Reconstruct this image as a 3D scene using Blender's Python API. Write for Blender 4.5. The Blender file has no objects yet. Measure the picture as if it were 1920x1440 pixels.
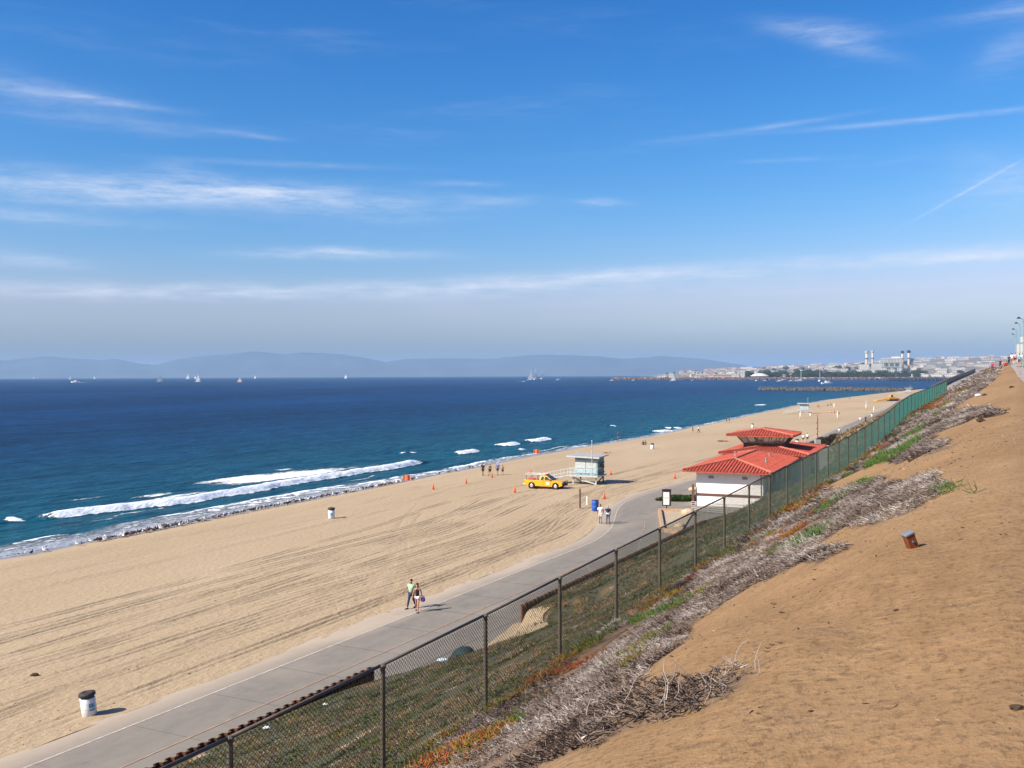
import bpy, bmesh, math, random
import numpy as np
from mathutils import Vector, Matrix

random.seed(7)
RS = np.random.RandomState(11)
S = bpy.context.scene
COL = S.collection
R = math.radians

# ------------------------------------------------------------------ camera
EYE = 14.3
FPX = 1867.0
cam_d = bpy.data.cameras.new('camera')
cam = bpy.data.objects.new('camera', cam_d)
COL.objects.link(cam)
cam_d.sensor_width = 36.0
cam_d.lens = FPX / 1920 * 36
cam_d.clip_start = 0.1
cam_d.clip_end = 90000
PITCH = math.atan(18.5 / FPX)
CM = Matrix.Rotation(math.pi / 2 - PITCH, 4, 'X') @ Matrix.Rotation(-0.0041, 4, 'Z')
cam.matrix_world = Matrix.Translation((0, 0, EYE)) @ CM
S.camera = cam

# ------------------------------------------------------------------ node helpers
class NX:
    """wraps a socket so shader maths can be written as expressions"""
    def __init__(s, nt, sock): s.nt, s.s = nt, sock
    def _m(s, op, *a):
        n = s.nt.nodes.new('ShaderNodeMath'); n.operation = op
        for i, v in enumerate((s,) + a):
            if isinstance(v, NX): s.nt.links.new(v.s, n.inputs[i])
            else: n.inputs[i].default_value = v
        return NX(s.nt, n.outputs[0])
    def __add__(s, o): return s._m('ADD', o)
    def __radd__(s, o): return s._m('ADD', o)
    def __sub__(s, o): return s._m('SUBTRACT', o)
    def __rsub__(s, o): return (s * -1.0) + o
    def __mul__(s, o): return s._m('MULTIPLY', o)
    def __rmul__(s, o): return s._m('MULTIPLY', o)
    def __truediv__(s, o): return s._m('DIVIDE', o)
    def f(s, op, *a): return s._m(op, *a)
    def clamp(s): return s._m('MAXIMUM', 0.0)._m('MINIMUM', 1.0)

def sstep(x, a, b):
    n = x.nt.nodes.new('ShaderNodeMapRange'); n.interpolation_type = 'SMOOTHSTEP'
    x.nt.links.new(x.s, n.inputs[0]); n.inputs[1].default_value = a; n.inputs[2].default_value = b
    return NX(x.nt, n.outputs[0])

def noise(nt, vec, scale=1.0, detail=3.0, rough=0.55, dist=0.0, col=False):
    n = nt.nodes.new('ShaderNodeTexNoise'); n.inputs['Scale'].default_value = scale
    n.inputs['Detail'].default_value = detail; n.inputs['Roughness'].default_value = rough
    n.inputs['Distortion'].default_value = dist
    if vec is not None: nt.links.new(vec, n.inputs['Vector'])
    return n.outputs['Color'] if col else NX(nt, n.outputs[0])

def mapping(nt, vec, scale=(1, 1, 1), rot=(0, 0, 0), loc=(0, 0, 0)):
    n = nt.nodes.new('ShaderNodeMapping'); nt.links.new(vec, n.inputs[0])
    n.inputs['Scale'].default_value = scale; n.inputs['Rotation'].default_value = rot; n.inputs['Location'].default_value = loc
    return n.outputs[0]

def ramp(nt, fac, stops, interp='LINEAR'):
    n = nt.nodes.new('ShaderNodeValToRGB'); n.color_ramp.interpolation = interp
    e = n.color_ramp.elements
    while len(e) < len(stops): e.new(0.5)
    for i, (p, c) in enumerate(stops):
        e[i].position = p; e[i].color = (c[0], c[1], c[2], 1)
    nt.links.new(fac.s if isinstance(fac, NX) else fac, n.inputs[0])
    return n.outputs[0]

def mixc(nt, fac, a, b):
    n = nt.nodes.new('ShaderNodeMix'); n.data_type = 'RGBA'
    for idx, v in ((0, fac), (6, a), (7, b)):
        if isinstance(v, NX): nt.links.new(v.s, n.inputs[idx])
        elif isinstance(v, (tuple, list)): n.inputs[idx].default_value = (v[0], v[1], v[2], 1)
        elif isinstance(v, float): n.inputs[idx].default_value = v
        else: nt.links.new(v, n.inputs[idx])
    return n.outputs[2]

def newmat(name, rough=0.8, spec=0.3):
    m = bpy.data.materials.new(name); m.use_nodes = True
    nt = m.node_tree; p = nt.nodes['Principled BSDF']
    p.inputs['Roughness'].default_value = rough
    p.inputs['Specular IOR Level'].default_value = spec
    return m, nt, p

def bump(nt, p, h, strength=0.5, dist=0.05):
    b = nt.nodes.new('ShaderNodeBump'); b.inputs['Strength'].default_value = strength
    b.inputs['Distance'].default_value = dist
    nt.links.new(h.s if isinstance(h, NX) else h, b.inputs['Height'])
    nt.links.new(b.outputs[0], p.inputs['Normal'])

def objco(nt): return nt.nodes.new('ShaderNodeTexCoord').outputs['Object']
def uvco(nt):
    n = nt.nodes.new('ShaderNodeUVMap'); n.uv_map = 'st'; return n.outputs[0]
def attr(nt, name):
    n = nt.nodes.new('ShaderNodeAttribute'); n.attribute_name = name; return NX(nt, n.outputs['Fac'])

_mc = {}
def mat(name, col, rough=0.7, spec=0.3, var=0.18, scale=6.0, metal=0.0, bmp=0.0, wear=None):
    """plain painted or natural surface with noise variation, optional wear colour"""
    if name in _mc: return _mc[name]
    m, nt, p = newmat(name, rough, spec)
    o = objco(nt)
    n = noise(nt, o, scale, 5, 0.6)
    a = tuple(max(0, c * (1 - var)) for c in col); b = tuple(min(1, c * (1 + var)) for c in col)
    c = ramp(nt, n, [(0.3, a), (0.7, b)])
    if wear:
        n2 = noise(nt, mapping(nt, o, (1, 1, 0.5), loc=(3, 1, 7)), scale * 1.7, 6, 0.7)
        c = mixc(nt, sstep(n2, 0.55, 0.66), c, wear)
    nt.links.new(c, p.inputs['Base Color'])
    p.inputs['Metallic'].default_value = metal
    if bmp: bump(nt, p, noise(nt, o, scale * 5, 4, 0.6), 0.6, bmp)
    _mc[name] = m
    return m

# ------------------------------------------------------------------ world, sun, exposure
SUN_EL, SUN_AZ = R(38), (-math.cos(R(27)), -math.sin(R(27)))   # direction to the sun
w = bpy.data.worlds.new('World'); S.world = w; w.use_nodes = True
nt = w.node_tree; nt.nodes.clear()
out = nt.nodes.new('ShaderNodeOutputWorld'); bg = nt.nodes.new('ShaderNodeBackground')
sky = nt.nodes.new('ShaderNodeTexSky'); sky.sky_type = 'NISHITA'; sky.sun_disc = False
sky.sun_elevation = SUN_EL; sky.sun_rotation = math.atan2(SUN_AZ[0], SUN_AZ[1])
sky.altitude = 20; sky.air_density = 1.0; sky.dust_density = 1.6; sky.ozone_density = 5.0
tc = nt.nodes.new('ShaderNodeTexCoord').outputs['Generated']
sx = nt.nodes.new('ShaderNodeSeparateXYZ'); nt.links.new(tc, sx.inputs[0])
dx, dy, dz = (NX(nt, sx.outputs[i]) for i in range(3))
az = dx.f('ARCTAN2', dy)
el = dz.f('ARCSINE')
# slow warp so the streaks are uneven
wn = noise(nt, mapping(nt, tc, (7, 7, 30)), 1.0, 5, 0.6)
wn2 = noise(nt, mapping(nt, tc, (16, 16, 110), (0.02, 0.03, 0)), 1.0, 8, 0.72)
elw = el + (wn - 0.5) * 0.02
STREAKS = [  # u, v, half length, half thickness (photo px), slope, strength
    (60, 165, 170, 24, 0.10, 0.28), (215, 188, 110, 8, 0.03, 0.30), (230, 230, 260, 12, 0.0, 0.16),
    (150, 352, 400, 24, 0.0, 0.44), (470, 356, 220, 18, 0.03, 0.44), (650, 380, 260, 26, 0.03, 0.26), (60, 400, 230, 12, 0.02, 0.30),
    (350, 318, 60, 12, 0.1, 0.20), (640, 478, 160, 10, -0.01, 0.62), (60, 487, 110, 12, 0.02, 0.26),
    (300, 544, 520, 13, -0.01, 0.62), (1080, 524, 420, 13, -0.05, 0.72), (1800, 483, 230, 11, -0.04, 0.80), (1250, 545, 500, 26, -0.03, 0.20),
    (1540, 60, 90, 14, 0.18, 0.42), (1600, 95, 80, 14, 0.3, 0.28), (1880, 30, 120, 12, -0.05, 0.30), (1900, 95, 70, 30, -0.3, 0.22),
    (1760, 226, 260, 4.5, -0.005, 0.34), (1420, 244, 160, 4.5, -0.075, 0.20), (1900, 345, 110, 45, 0.1, 0.26),
    (1130, 382, 45, 7, 0.05, 0.40), (870, 344, 70, 6, 0.0, 0.22), (470, 252, 60, 4, 0.08, 0.25), (940, 375, 80, 8, 0.0, 0.2),
    (1820, 358, 112, 2.6, -0.52, 0.38), (1480, 303, 90, 4, 0.02, 0.14), (1700, 600, 600, 35, 0.0, 0.18), (560, 308, 200, 5, 0.0, 0.18)]
cl = None
for (u, v, hw, hh, sl, st) in STREAKS:
    a0 = math.atan((u - 960) / FPX); e0 = math.atan((701.5 - v) / FPX * math.cos(a0))
    k = math.cos(a0) ** 2
    thin = hh < 6
    ddx = (az - a0) / (hw / FPX * k); ddy = ((el if thin else elw) - e0 + (az - a0) * sl) / (hh / FPX)
    g = (ddx * ddx + ddy * ddy).f('MULTIPLY', -1.0).f('EXPONENT') * st
    cl = g if cl is None else cl + g
tex = sstep(wn2, 0.22, 0.80)
# faint generic cirrus all round the sky, the part behind the camera included
wn3 = noise(nt, mapping(nt, tc, (3, 3, 26), (0.03, 0.02, 0.4)), 1.0, 7, 0.65)
veil = sstep(wn3, 0.50, 0.85) * 0.22 * sstep(el, 0.0, 0.10)
cloud = (cl * (tex * 1.15 + 0.10) + veil * tex).clamp()
hs = nt.nodes.new('ShaderNodeHueSaturation'); nt.links.new(sky.outputs[0], hs.inputs['Color'])
hs.inputs['Saturation'].default_value = 1.12; hs.inputs['Value'].default_value = 1.0
tint = nt.nodes.new('ShaderNodeMix'); tint.data_type = 'RGBA'; tint.blend_type = 'MULTIPLY'; tint.inputs[0].default_value = 1.0
nt.links.new(hs.outputs[0], tint.inputs[6]); tint.inputs[7].default_value = (0.52 * .1044, 0.84 * .1044, 1.22 * .1044, 1)
sep = nt.nodes.new('ShaderNodeSeparateColor'); nt.links.new(tint.outputs[2], sep.inputs[0]); cmb = nt.nodes.new('ShaderNodeCombineColor')
for i_, (g_, k_) in enumerate(((2.6, 817.0), (1.5, 30.2), (1.15, 14.0))):
    ch_ = NX(nt, sep.outputs[i_]).f('POWER', g_) * k_
    if i_ == 0: ch_ = ch_.f('MINIMUM', (NX(nt, sep.outputs[1]).f('POWER', 1.5) * 30.2).f('MINIMUM', 7.6) * .84)
    else: ch_ = ch_.f('MINIMUM', (0, 7.6, 9.6)[i_])
    nt.links.new(ch_.s, cmb.inputs[i_])
skc = mixc(nt, cloud, cmb.outputs[0], (8.3, 8.7, 9.9))
nt.links.new(skc, bg.inputs['Color'])
bg.inputs['Strength'].default_value = 0.060
nt.links.new(bg.outputs[0], out.inputs['Surface'])

sun_d = bpy.data.lights.new('sun', 'SUN'); sun_d.energy = 4.6; sun_d.angle = R(0.53); sun_d.color = (1.0, 0.92, 0.80)
sun = bpy.data.objects.new('sun', sun_d); COL.objects.link(sun)
tosun = Vector((SUN_AZ[0] * math.cos(SUN_EL), SUN_AZ[1] * math.cos(SUN_EL), math.sin(SUN_EL)))
sun.rotation_euler = tosun.to_track_quat('Z', 'Y').to_euler(); sun.location = (0, 0, 60)
S.view_settings.view_transform = 'Standard'; S.view_settings.look = 'None'
S.view_settings.exposure = 0.80; S.view_settings.gamma = 1.0
try: S.view_settings.use_curve_mapping = False
except Exception: pass
S.cycles.max_bounces = 6; S.cycles.diffuse_bounces = 2; S.cycles.glossy_bounces = 2; S.cycles.transmission_bounces = 4
S.cycles.volume_bounces = 0; S.cycles.transparent_max_bounces = 12
S.cycles.use_adaptive_sampling = True

# ------------------------------------------------------------------ object helpers
def tag(o, label=None, cat=None, group=None, kind=None):
    if label: o['label'] = label
    if cat: o['category'] = cat
    if group: o['group'] = group
    if kind: o['kind'] = kind
    return o

def empty(name, loc=(0, 0, 0), rz=0.0, label=None, cat=None, group=None):
    o = bpy.data.objects.new(name, None); o.empty_display_size = 0.2
    COL.objects.link(o); o.location = loc; o.rotation_euler = (0, 0, rz)
    return tag(o, label, cat, group)

def link(name, me, mats=None, parent=None, loc=None):
    o = bpy.data.objects.new(name, me)
    if mats is not None:
        for m in (mats if isinstance(mats, (list, tuple)) else [mats]):
            me.materials.append(m)
    COL.objects.link(o)
    if parent is not None: o.parent = parent
    if loc is not None: o.location = loc
    return o

def copy_tree(o, parent=None, loc=None, rz=None, label=None):
    c = o.copy(); COL.objects.link(c)
    if parent is not None: c.parent = parent
    if loc is not None: c.location = loc
    if rz is not None: c.rotation_euler[2] = rz
    if label: c['label'] = label
    for ch in list(o.children): copy_tree(ch, c)
    return c

class MB:
    """collects simple solids and builds them as one mesh object"""
    def __init__(s): s.v, s.f, s.mi, s.cur = [], [], [], 0
    def add(s, vs, fs):
        b = len(s.v); s.v += [tuple(p) for p in vs]
        for f in fs: s.f.append([b + i for i in f]); s.mi.append(s.cur)
        return s
    def box(s, c, d, M=None):
        hx, hy, hz = d[0] / 2, d[1] / 2, d[2] / 2
        p = [Vector((sx * hx, sy * hy, sz * hz)) for sz in (-1, 1) for sy in (-1, 1) for sx in (-1, 1)]
        if M is not None: p = [M @ q for q in p]
        p = [q + Vector(c) for q in p]
        return s.add(p, [(0, 2, 3, 1), (4, 5, 7, 6), (0, 1, 5, 4), (1, 3, 7, 5), (3, 2, 6, 7), (2, 0, 4, 6)])
    def bar(s, a, b, w, h=None, n=4):
        """prism from a to b; n-sided of radius w, or w by h rectangle when h"""
        a, b = Vector(a), Vector(b); d = (b - a)
        if d.length < 1e-6: return s
        z = d.normalized(); ref = Vector((0, 0, 1)) if abs(z.z) < 0.9 else Vector((1, 0, 0))
        x = ref.cross(z).normalized(); y = z.cross(x)
        if h is not None: cs = [(-w / 2, -h / 2), (w / 2, -h / 2), (w / 2, h / 2), (-w / 2, h / 2)]; n = 4
        else: cs = [(w * math.cos(2 * math.pi * (i + .5) / n), w * math.sin(2 * math.pi * (i + .5) / n)) for i in range(n)]
        vs = [a + x * p + y * q for p, q in cs] + [b + x * p + y * q for p, q in cs]
        fs = [(i, (i + 1) % n, n + (i + 1) % n, n + i) for i in range(n)] + [tuple(range(n - 1, -1, -1)), tuple(range(n, 2 * n))]
        return s.add(vs, fs)
    def lathe(s, prof, c=(0, 0, 0), n=16, cap=True, axis='Z'):
        vs = []
        for r, z in prof:
            for i in range(n):
                a = 2 * math.pi * i / n
                q = (r * math.cos(a), r * math.sin(a), z)
                if axis == 'Y': q = (q[0], q[2], q[1])
                if axis == 'X': q = (q[2], q[0], q[1])
                vs.append((q[0] + c[0], q[1] + c[1], q[2] + c[2]))
        fs = []
        for k in range(len(prof) - 1):
            for i in range(n):
                j = (i + 1) % n
                fs.append((k * n + i, k * n + j, (k + 1) * n + j, (k + 1) * n + i))
        if cap: fs += [tuple(range(n - 1, -1, -1)), tuple((len(prof) - 1) * n + i for i in range(n))]
        return s.add(vs, fs)
    def prism(s, poly, y0, y1):
        """polygon in XZ extruded along Y"""
        n = len(poly)
        vs = [(x, y0, z) for x, z in poly] + [(x, y1, z) for x, z in poly]
        fs = [(i, (i + 1) % n, n + (i + 1) % n, n + i) for i in range(n)] + [tuple(range(n - 1, -1, -1)), tuple(range(n, 2 * n))]
        return s.add(vs, fs)
    def ball(s, c, r, n=8, m=6, rz=None):
        rr = r if isinstance(r, (tuple, list)) else (r, r, r)
        vs = []; fs = []
        for k in range(1, m):
            t = math.pi * k / m
            for i in range(n):
                a = 2 * math.pi * i / n
                vs.append((c[0] + rr[0] * math.sin(t) * math.cos(a), c[1] + rr[1] * math.sin(t) * math.sin(a), c[2] + rr[2] * math.cos(t)))
        top = len(vs); vs.append((c[0], c[1], c[2] + rr[2])); vs.append((c[0], c[1], c[2] - rr[2]))
        for k in range(m - 2):
            for i in range(n):
                j = (i + 1) % n; fs.append((k * n + i, (k + 1) * n + i, (k + 1) * n + j, k * n + j))
        for i in range(n):
            j = (i + 1) % n; fs.append((top, i, j)); fs.append((top + 1, (m - 2) * n + j, (m - 2) * n + i))
        return s.add(vs, fs)
    def mesh(s, name):
        me = bpy.data.meshes.new(name); me.from_pydata(s.v, [], s.f)
        if any(s.mi): me.polygons.foreach_set('material_index', s.mi)
        bm = bmesh.new(); bm.from_mesh(me); bmesh.ops.recalc_face_normals(bm, faces=bm.faces); bm.to_mesh(me); bm.free()
        me.update(); return me
    def build(s, name, m, parent=None, smooth=False, bevel=0.0, loc=None):
        me = s.mesh(name)
        if smooth:
            for p in me.polygons: p.use_smooth = True
        o = link(name, me, m, parent, loc)
        if bevel:
            md = o.modifiers.new('bevel', 'BEVEL'); md.width = bevel; md.segments = 2; md.limit_method = 'ANGLE'; md.angle_limit = R(35)
        return o

def np_mesh(name, V, F, mats, parent=None, smooth=False, attrs=None, uv=None):
    """V (n,3), F (m,k) numpy arrays"""
    me = bpy.data.meshes.new(name)
    V = np.ascontiguousarray(V, dtype=np.float32); F = np.ascontiguousarray(F, dtype=np.int32)
    k = F.shape[1]
    me.vertices.add(len(V)); me.vertices.foreach_set('co', V.ravel())
    me.loops.add(F.size); me.loops.foreach_set('vertex_index', F.ravel())
    me.polygons.add(len(F)); me.polygons.foreach_set('loop_start', np.arange(len(F), dtype=np.int32) * k)
    me.polygons.foreach_set('loop_total', np.full(len(F), k, dtype=np.int32))
    if smooth: me.polygons.foreach_set('use_smooth', np.ones(len(F), dtype=bool))
    me.update(calc_edges=True)
    for nm, arr in (attrs or {}).items():
        a = me.attributes.new(nm, 'FLOAT', 'POINT'); a.data.foreach_set('value', np.ascontiguousarray(arr, dtype=np.float32).ravel())
    if uv is not None:
        l = me.uv_layers.new(name='st'); l.data.foreach_set('uv', np.ascontiguousarray(uv[F.ravel()], dtype=np.float32).ravel())
    return link(name, me, mats, parent)

# ------------------------------------------------------------------ site coordinates
# s runs along the shore, t across it (t = 0 is the fence, negative towards the sea)
A = R(27.1); SA, CA = math.sin(A), math.cos(A)
def xy(s, t):
    q = np.asarray(s, dtype=float) + SA * 9.11
    return q * SA + CA * np.asarray(t, dtype=float) - 9.11, q * CA - SA * np.asarray(t, dtype=float)
def st(x, y):
    return SA * x + CA * y, CA * (x + 9.11) - SA * y
LAT = np.arange(-120, 1400, 1.0)
def curve(pts, blur=5):
    p = np.array(pts, dtype=float); y = np.interp(LAT, p[:, 0], p[:, 1])
    k = np.exp(-0.5 * (np.arange(-3 * blur, 3 * blur + 1) / blur) ** 2); k /= k.sum()
    yp = np.pad(y, 3 * blur, mode='edge'); y = np.convolve(yp, k, 'valid')
    return lambda s: np.interp(s, LAT, y)
WATER = -1.6
tw = curve([(-120, -18.15), (36.5, -18.15), (38.2, -16.4), (40.5, -16.0), (45, -16.0), (48.3, -16.4), (50.0, -17.4), (88, -17.4), (98, -15.5), (106, -13.6), (142, -13.4), (160, -19), (195, -24), (216, -26.4), (277, -30.4), (319, -32.2), (409, -37.6), (533, -46), (629, -49), (980, -44), (1400, 60)], 3)
tsand = curve([(-120, -25.6), (80, -25.7), (87, -27.5), (96, -30.5), (102, -31.8), (112, -33.4), (133, -32), (205, -31.7), (261, -34.6), (370, -39), (532, -49.5), (629, -53), (980, -48), (1400, 56)], 3)
tstripe = curve([(-120, -24.0), (79, -24.1), (86, -25.4), (95, -28.5), (101, -30.4), (106, -31.1), (118, -31.2), (135, -30.4), (205, -30.4), (261, -33.4), (370, -37.8)], 2)
tshore = curve([(-120, -71.5), (62, -71.2), (84, -72.4), (108, -73.2), (132, -74.5), (166, -76.6), (203, -77.0), (232, -75.4), (258, -77), (325, -80.7), (373, -84), (431, -86.6), (508, -90.3), (603, -93.4), (688, -91), (799, -87.4), (920, -80), (980, -74), (1100, 150), (1400, 900)], 4)
ftop = curve([(-120, 4.25), (8.7, 4.2), (14.8, 4.12), (20.9, 3.96), (27, 3.88), (33, 3.76), (39, 3.62), (48, 3.5), (55, 3.38), (63, 3.1), (71, 2.78), (79, 2.25), (87, 1.86), (105, 1.55), (124, 1.28), (132, 1.0), (165, 0.2), (220, -0.8), (288, -2.2), (400, -3.2), (1400, -3.4)], 2)
FH = 1.62
ftopz = lambda s: EYE - ftop(s)
zfence = lambda s: ftopz(s) - FH
zbluff = curve([(-120, EYE - 1.7), (0, EYE - 1.6), (40, EYE - 1.5), (75, EYE - 1.15), (110, EYE - 0.45), (140, EYE + 0.6), (165, EYE + 1.35), (200, EYE + 1.7), (260, EYE + 2.1), (400, EYE + 3.0), (1400, EYE + 3)], 6)
_tab = RS.rand(256, 256)
def vn(x, y, k=0):
    x = np.asarray(x, float) + 37.3 * k; y = np.asarray(y, float) + 91.7 * k
    xi = np.floor(x).astype(int); yi = np.floor(y).astype(int); fx = x - xi; fy = y - yi
    fx = fx * fx * (3 - 2 * fx); fy = fy * fy * (3 - 2 * fy)
    a = _tab[xi % 256, yi % 256]; b = _tab[(xi + 1) % 256, yi % 256]; c = _tab[xi % 256, (yi + 1) % 256]; d = _tab[(xi + 1) % 256, (yi + 1) % 256]
    return (a * (1 - fx) + b * fx) * (1 - fy) + (c * (1 - fx) + d * fx) * fy - 0.5
def fbm(x, y, k=0, o=4):
    r = 0; a = 1.0
    for i in range(o): r = r + a * vn(np.asarray(x) * 2 ** i, np.asarray(y) * 2 ** i, k + i); a *= 0.5
    return r
PROF = np.array([(0, 0), (.12, .11), (.25, .25), (.5, .53), (.69, .76), (.85, .91), (1, 1), (1.4, 1.06), (2, 1.1), (4, 1.14), (60, 1.2)])
def height(s, t, rough=True):
    s = np.asarray(s, float); t = np.asarray(t, float)
    w_, sd, sh, zf, zb = tw(s), tsand(s), tshore(s), zfence(s), zbluff(s)
    # beach
    q = np.clip((sd - t) / np.maximum(sd - sh, 5), 0, 2)
    zbe = np.interp(q, [0, .6, .85, 1.0, 1.3, 2.0], [0, -.35, -.75, WATER, WATER - 1.5, WATER - 4])
    # slope between toe and fence
    p = np.clip((t - w_) / -w_, 0, 1)
    zt = 0.74 * np.clip(np.maximum((39.0 - s) / 1.5, (s - 49.6) / 1.6), 0, 1)
    zs = zt + (zf - zt) * (0.68 * p + 0.32 * p * p)
    r2 = np.clip(t, 0, 480) / 8.0
    zu = zf + (zb - zf) * np.interp(r2, PROF[:, 0], PROF[:, 1])
    z = np.where(t < sd, zbe, np.where(t < w_, 0.0, np.where(t < 0, zs, zu)))
    if rough:
        n = 0.24 * fbm(s / 5.0, t / 2.4, 1, 3) + 0.05 * fbm(s / 1.1, t / 0.9, 5, 2)
        fade = np.clip((t - w_) / 2.0, 0, 1) * np.clip(np.abs(t) / 1.5, 0.25, 1) * np.where(t > 6.5, np.clip(1 - (t - 6.5) / 2.5, .35, 1), 1)
        z = z + n * fade
    return z
def zat(x, y, rough=True):
    s, t = st(x, y); return float(height(s, t, rough))
def ray(u, v):
    d = CM.to_3x3() @ Vector(((u - 960) / FPX, (720 - v) / FPX, -1.0)); return d / d.y
def at_z(u, v, z):
    d = ray(u, v); k = (z - EYE) / d.z; return Vector((d.x * k, k, z))
def hit(u, v, dmax=600):
    """first point of the terrain seen in that direction"""
    d = ray(u, v); Y = np.concatenate([np.arange(2, 60, .05), np.arange(60, dmax, .25)])
    x, z = d.x * Y, EYE + d.z * Y
    s, t = st(x, Y); h = np.maximum(height(s, t), WATER)
    i = np.nonzero(z < h)[0]
    if not len(i): return None
    i = i[0]; return Vector((x[i], Y[i], h[i]))
def hit_st(u, v):
    p = hit(u, v)
    return None if p is None else st(p.x, p.y)
def poly_st(pts):
    return np.array([q for q in (hit_st(*p) for p in pts) if q is not None])
def inside(P, s, t):
    c = np.zeros(s.shape, bool); n = len(P)
    for i in range(n):
        (x0, y0), (x1, y1) = P[i], P[(i + 1) % n]
        k = ((y0 > t) != (y1 > t)) & (s < (x1 - x0) * (t - y0) / (y1 - y0 + 1e-12) + x0)
        c ^= k
    return c
def grid(name, Sv, Tm, m, zfn=None, attrs=None, parent=None, kind='structure'):
    """Sv (n,), Tm (n,m)"""
    n, k = Tm.shape; SS = np.repeat(Sv[:, None], k, 1)
    X, Y = xy(SS, Tm); Z = (zfn or height)(SS, Tm)
    V = np.stack([X, Y, Z], -1).reshape(-1, 3)
    i = np.arange((n - 1) * k).reshape(n - 1, k)[:, :-1].ravel()
    F = np.stack([i, i + 1, i + k + 1, i + k], 1)
    at = {a: f(SS, Tm).ravel() for a, f in (attrs or {}).items()}
    o = np_mesh(name, V, F, m, parent, True, at, np.stack([SS.ravel(), Tm.ravel()], 1))
    if kind: o['kind'] = kind
    # faces upward
    me = o.data
    if me.polygons[0].normal.z < 0: me.flip_normals()
    return o

# ------------------------------------------------------------------ ground materials
m_beach, nt, p = newmat('beach_sand', 0.95, 0.1)
uv = uvco(nt)
big = noise(nt, mapping(nt, uv, (0.02, 0.06, 1)), 1, 4, 0.6)
streak = noise(nt, mapping(nt, uv, (0.16, 1.5, 1), (0, 0, 0.02)), 1.0, 6, 0.68, 1.2)
fine = noise(nt, mapping(nt, uv, (2.2, 4.0, 1)), 1.0, 6, 0.7)
tread = noise(nt, mapping(nt, uv, (1.4, 3.2, 1), (0, 0, 0.05)), 1.0, 3, 0.6)
c = ramp(nt, big * 0.5 + streak * 0.10 + fine * 0.25 + tread * 0.15, [(0.32, (0.36, 0.262, 0.158)), (0.55, (0.43, 0.322, 0.205)), (0.75, (0.49, 0.375, 0.25))])
c = mixc(nt, sstep(fine, 0.62, 0.72) * 0.35, c, (0.22, 0.16, 0.11))
c = mixc(nt, attr(nt, 'furrow') * 0.40, c, (0.19, 0.135, 0.09))
wet = (attr(nt, 'wet') + (fine - 0.5) * 0.25 * attr(nt, 'wet')).clamp()
c = mixc(nt, wet, c, (0.17, 0.15, 0.14))
nt.links.new(c, p.inputs['Base Color'])
nt.links.new((0.95 - wet * 0.80).s, p.inputs['Roughness'])
nt.links.new((wet * 0.5 + 0.1).s, p.inputs['Specular IOR Level'])
lump = noise(nt, mapping(nt, uv, (2.6, 3.2, 1)), 1.0, 3, 0.55)
bump(nt, p, (streak * 0.22 + tread * 0.95 + lump * 0.55 + fine * 0.5) * (1.0 - wet), 0.9, 0.10)

m_bluff, nt, p = newmat('bluff_sand', 0.95, 0.1)
uv = uvco(nt)
n1 = noise(nt, mapping(nt, uv, (0.12, 0.22, 1)), 1, 5, 0.6)
n2 = noise(nt, mapping(nt, uv, (1.7, 2.3, 1)), 1, 7, 0.72)
n3 = noise(nt, mapping(nt, uv, (11, 14, 1)), 1, 4, 0.7)
vr = nt.nodes.new('ShaderNodeTexVoronoi'); vr.inputs['Scale'].default_value = 1.0; nt.links.new(mapping(nt, uv, (5.5, 4.2, 1)), vr.inputs['Vector'])
vd = NX(nt, vr.outputs['Distance'])
c = ramp(nt, n1 * 0.55 + n2 * 0.45, [(0.30, (0.195, 0.112, 0.053)), (0.46, (0.262, 0.158, 0.078)), (0.60, (0.31, 0.193, 0.100)), (0.8, (0.37, 0.24, 0.138))])
c = mixc(nt, sstep(n3, 0.50, 0.64) * 0.62, c, (0.13, 0.075, 0.038))
c = mixc(nt, sstep(n3 * -1.0, -0.36, -0.28) * 0.25, c, (0.50, 0.38, 0.25))
c = mixc(nt, attr(nt, 'duff') * 0.8, c, mixc(nt, n2, (0.08, 0.055, 0.038), (0.24, 0.165, 0.11)))
nt.links.new(c, p.inputs['Base Color'])
vr2 = nt.nodes.new('ShaderNodeTexVoronoi'); vr2.inputs['Scale'].default_value = 1.0; nt.links.new(mapping(nt, uv, (2.1, 1.7, 1), (0, 0, .4)), vr2.inputs['Vector'])
v2 = NX(nt, vr2.outputs['Distance']); n6 = noise(nt, mapping(nt, uv, (0.45, 0.55, 1), loc=(7, 2, 0)), 1, 4, 0.6)
foot = sstep(v2, 0.05, 0.32) * sstep(n6, 0.42, 0.58)
rill = noise(nt, mapping(nt, uv, (1.6, 0.25, 1), (0, 0, .12)), 1, 5, 0.65, 1.0)
bump(nt, p, n2 * 0.12 + n3 * (n6 * 0.8 + 0.15) + sstep(vd, 0.0, 0.40) * 0.22 + foot * 0.55 + rill * 0.5, 0.9, 0.045)

m_slope, nt, p = newmat('slope_soil', 0.95, 0.1)
uv = uvco(nt)
n1 = noise(nt, mapping(nt, uv, (0.35, 0.8, 1), (0, 0, 0.25)), 1, 5, 0.65)
n2 = noise(nt, mapping(nt, uv, (2.8, 4.5, 1)), 1, 5, 0.7)
n4 = noise(nt, mapping(nt, uv, (0.6, 1.0, 1), loc=(9, 4, 0)), 1, 4, 0.6)
c = ramp(nt, n2, [(0.25, (0.04, 0.04, 0.03)), (0.45, (0.10, 0.09, 0.065)), (0.55, (0.065, 0.075, 0.03)), (0.72, (0.17, 0.15, 0.115))])
c = mixc(nt, sstep(n4, 0.52, 0.66), c, (0.19, 0.115, 0.055))
c = mixc(nt, sstep(n1, 0.60, 0.68) * 0.85, c, (0.40, 0.30, 0.20))
far = NX(nt, uv); sx = nt.nodes.new('ShaderNodeSeparateXYZ'); nt.links.new(uv, sx.inputs[0])
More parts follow.
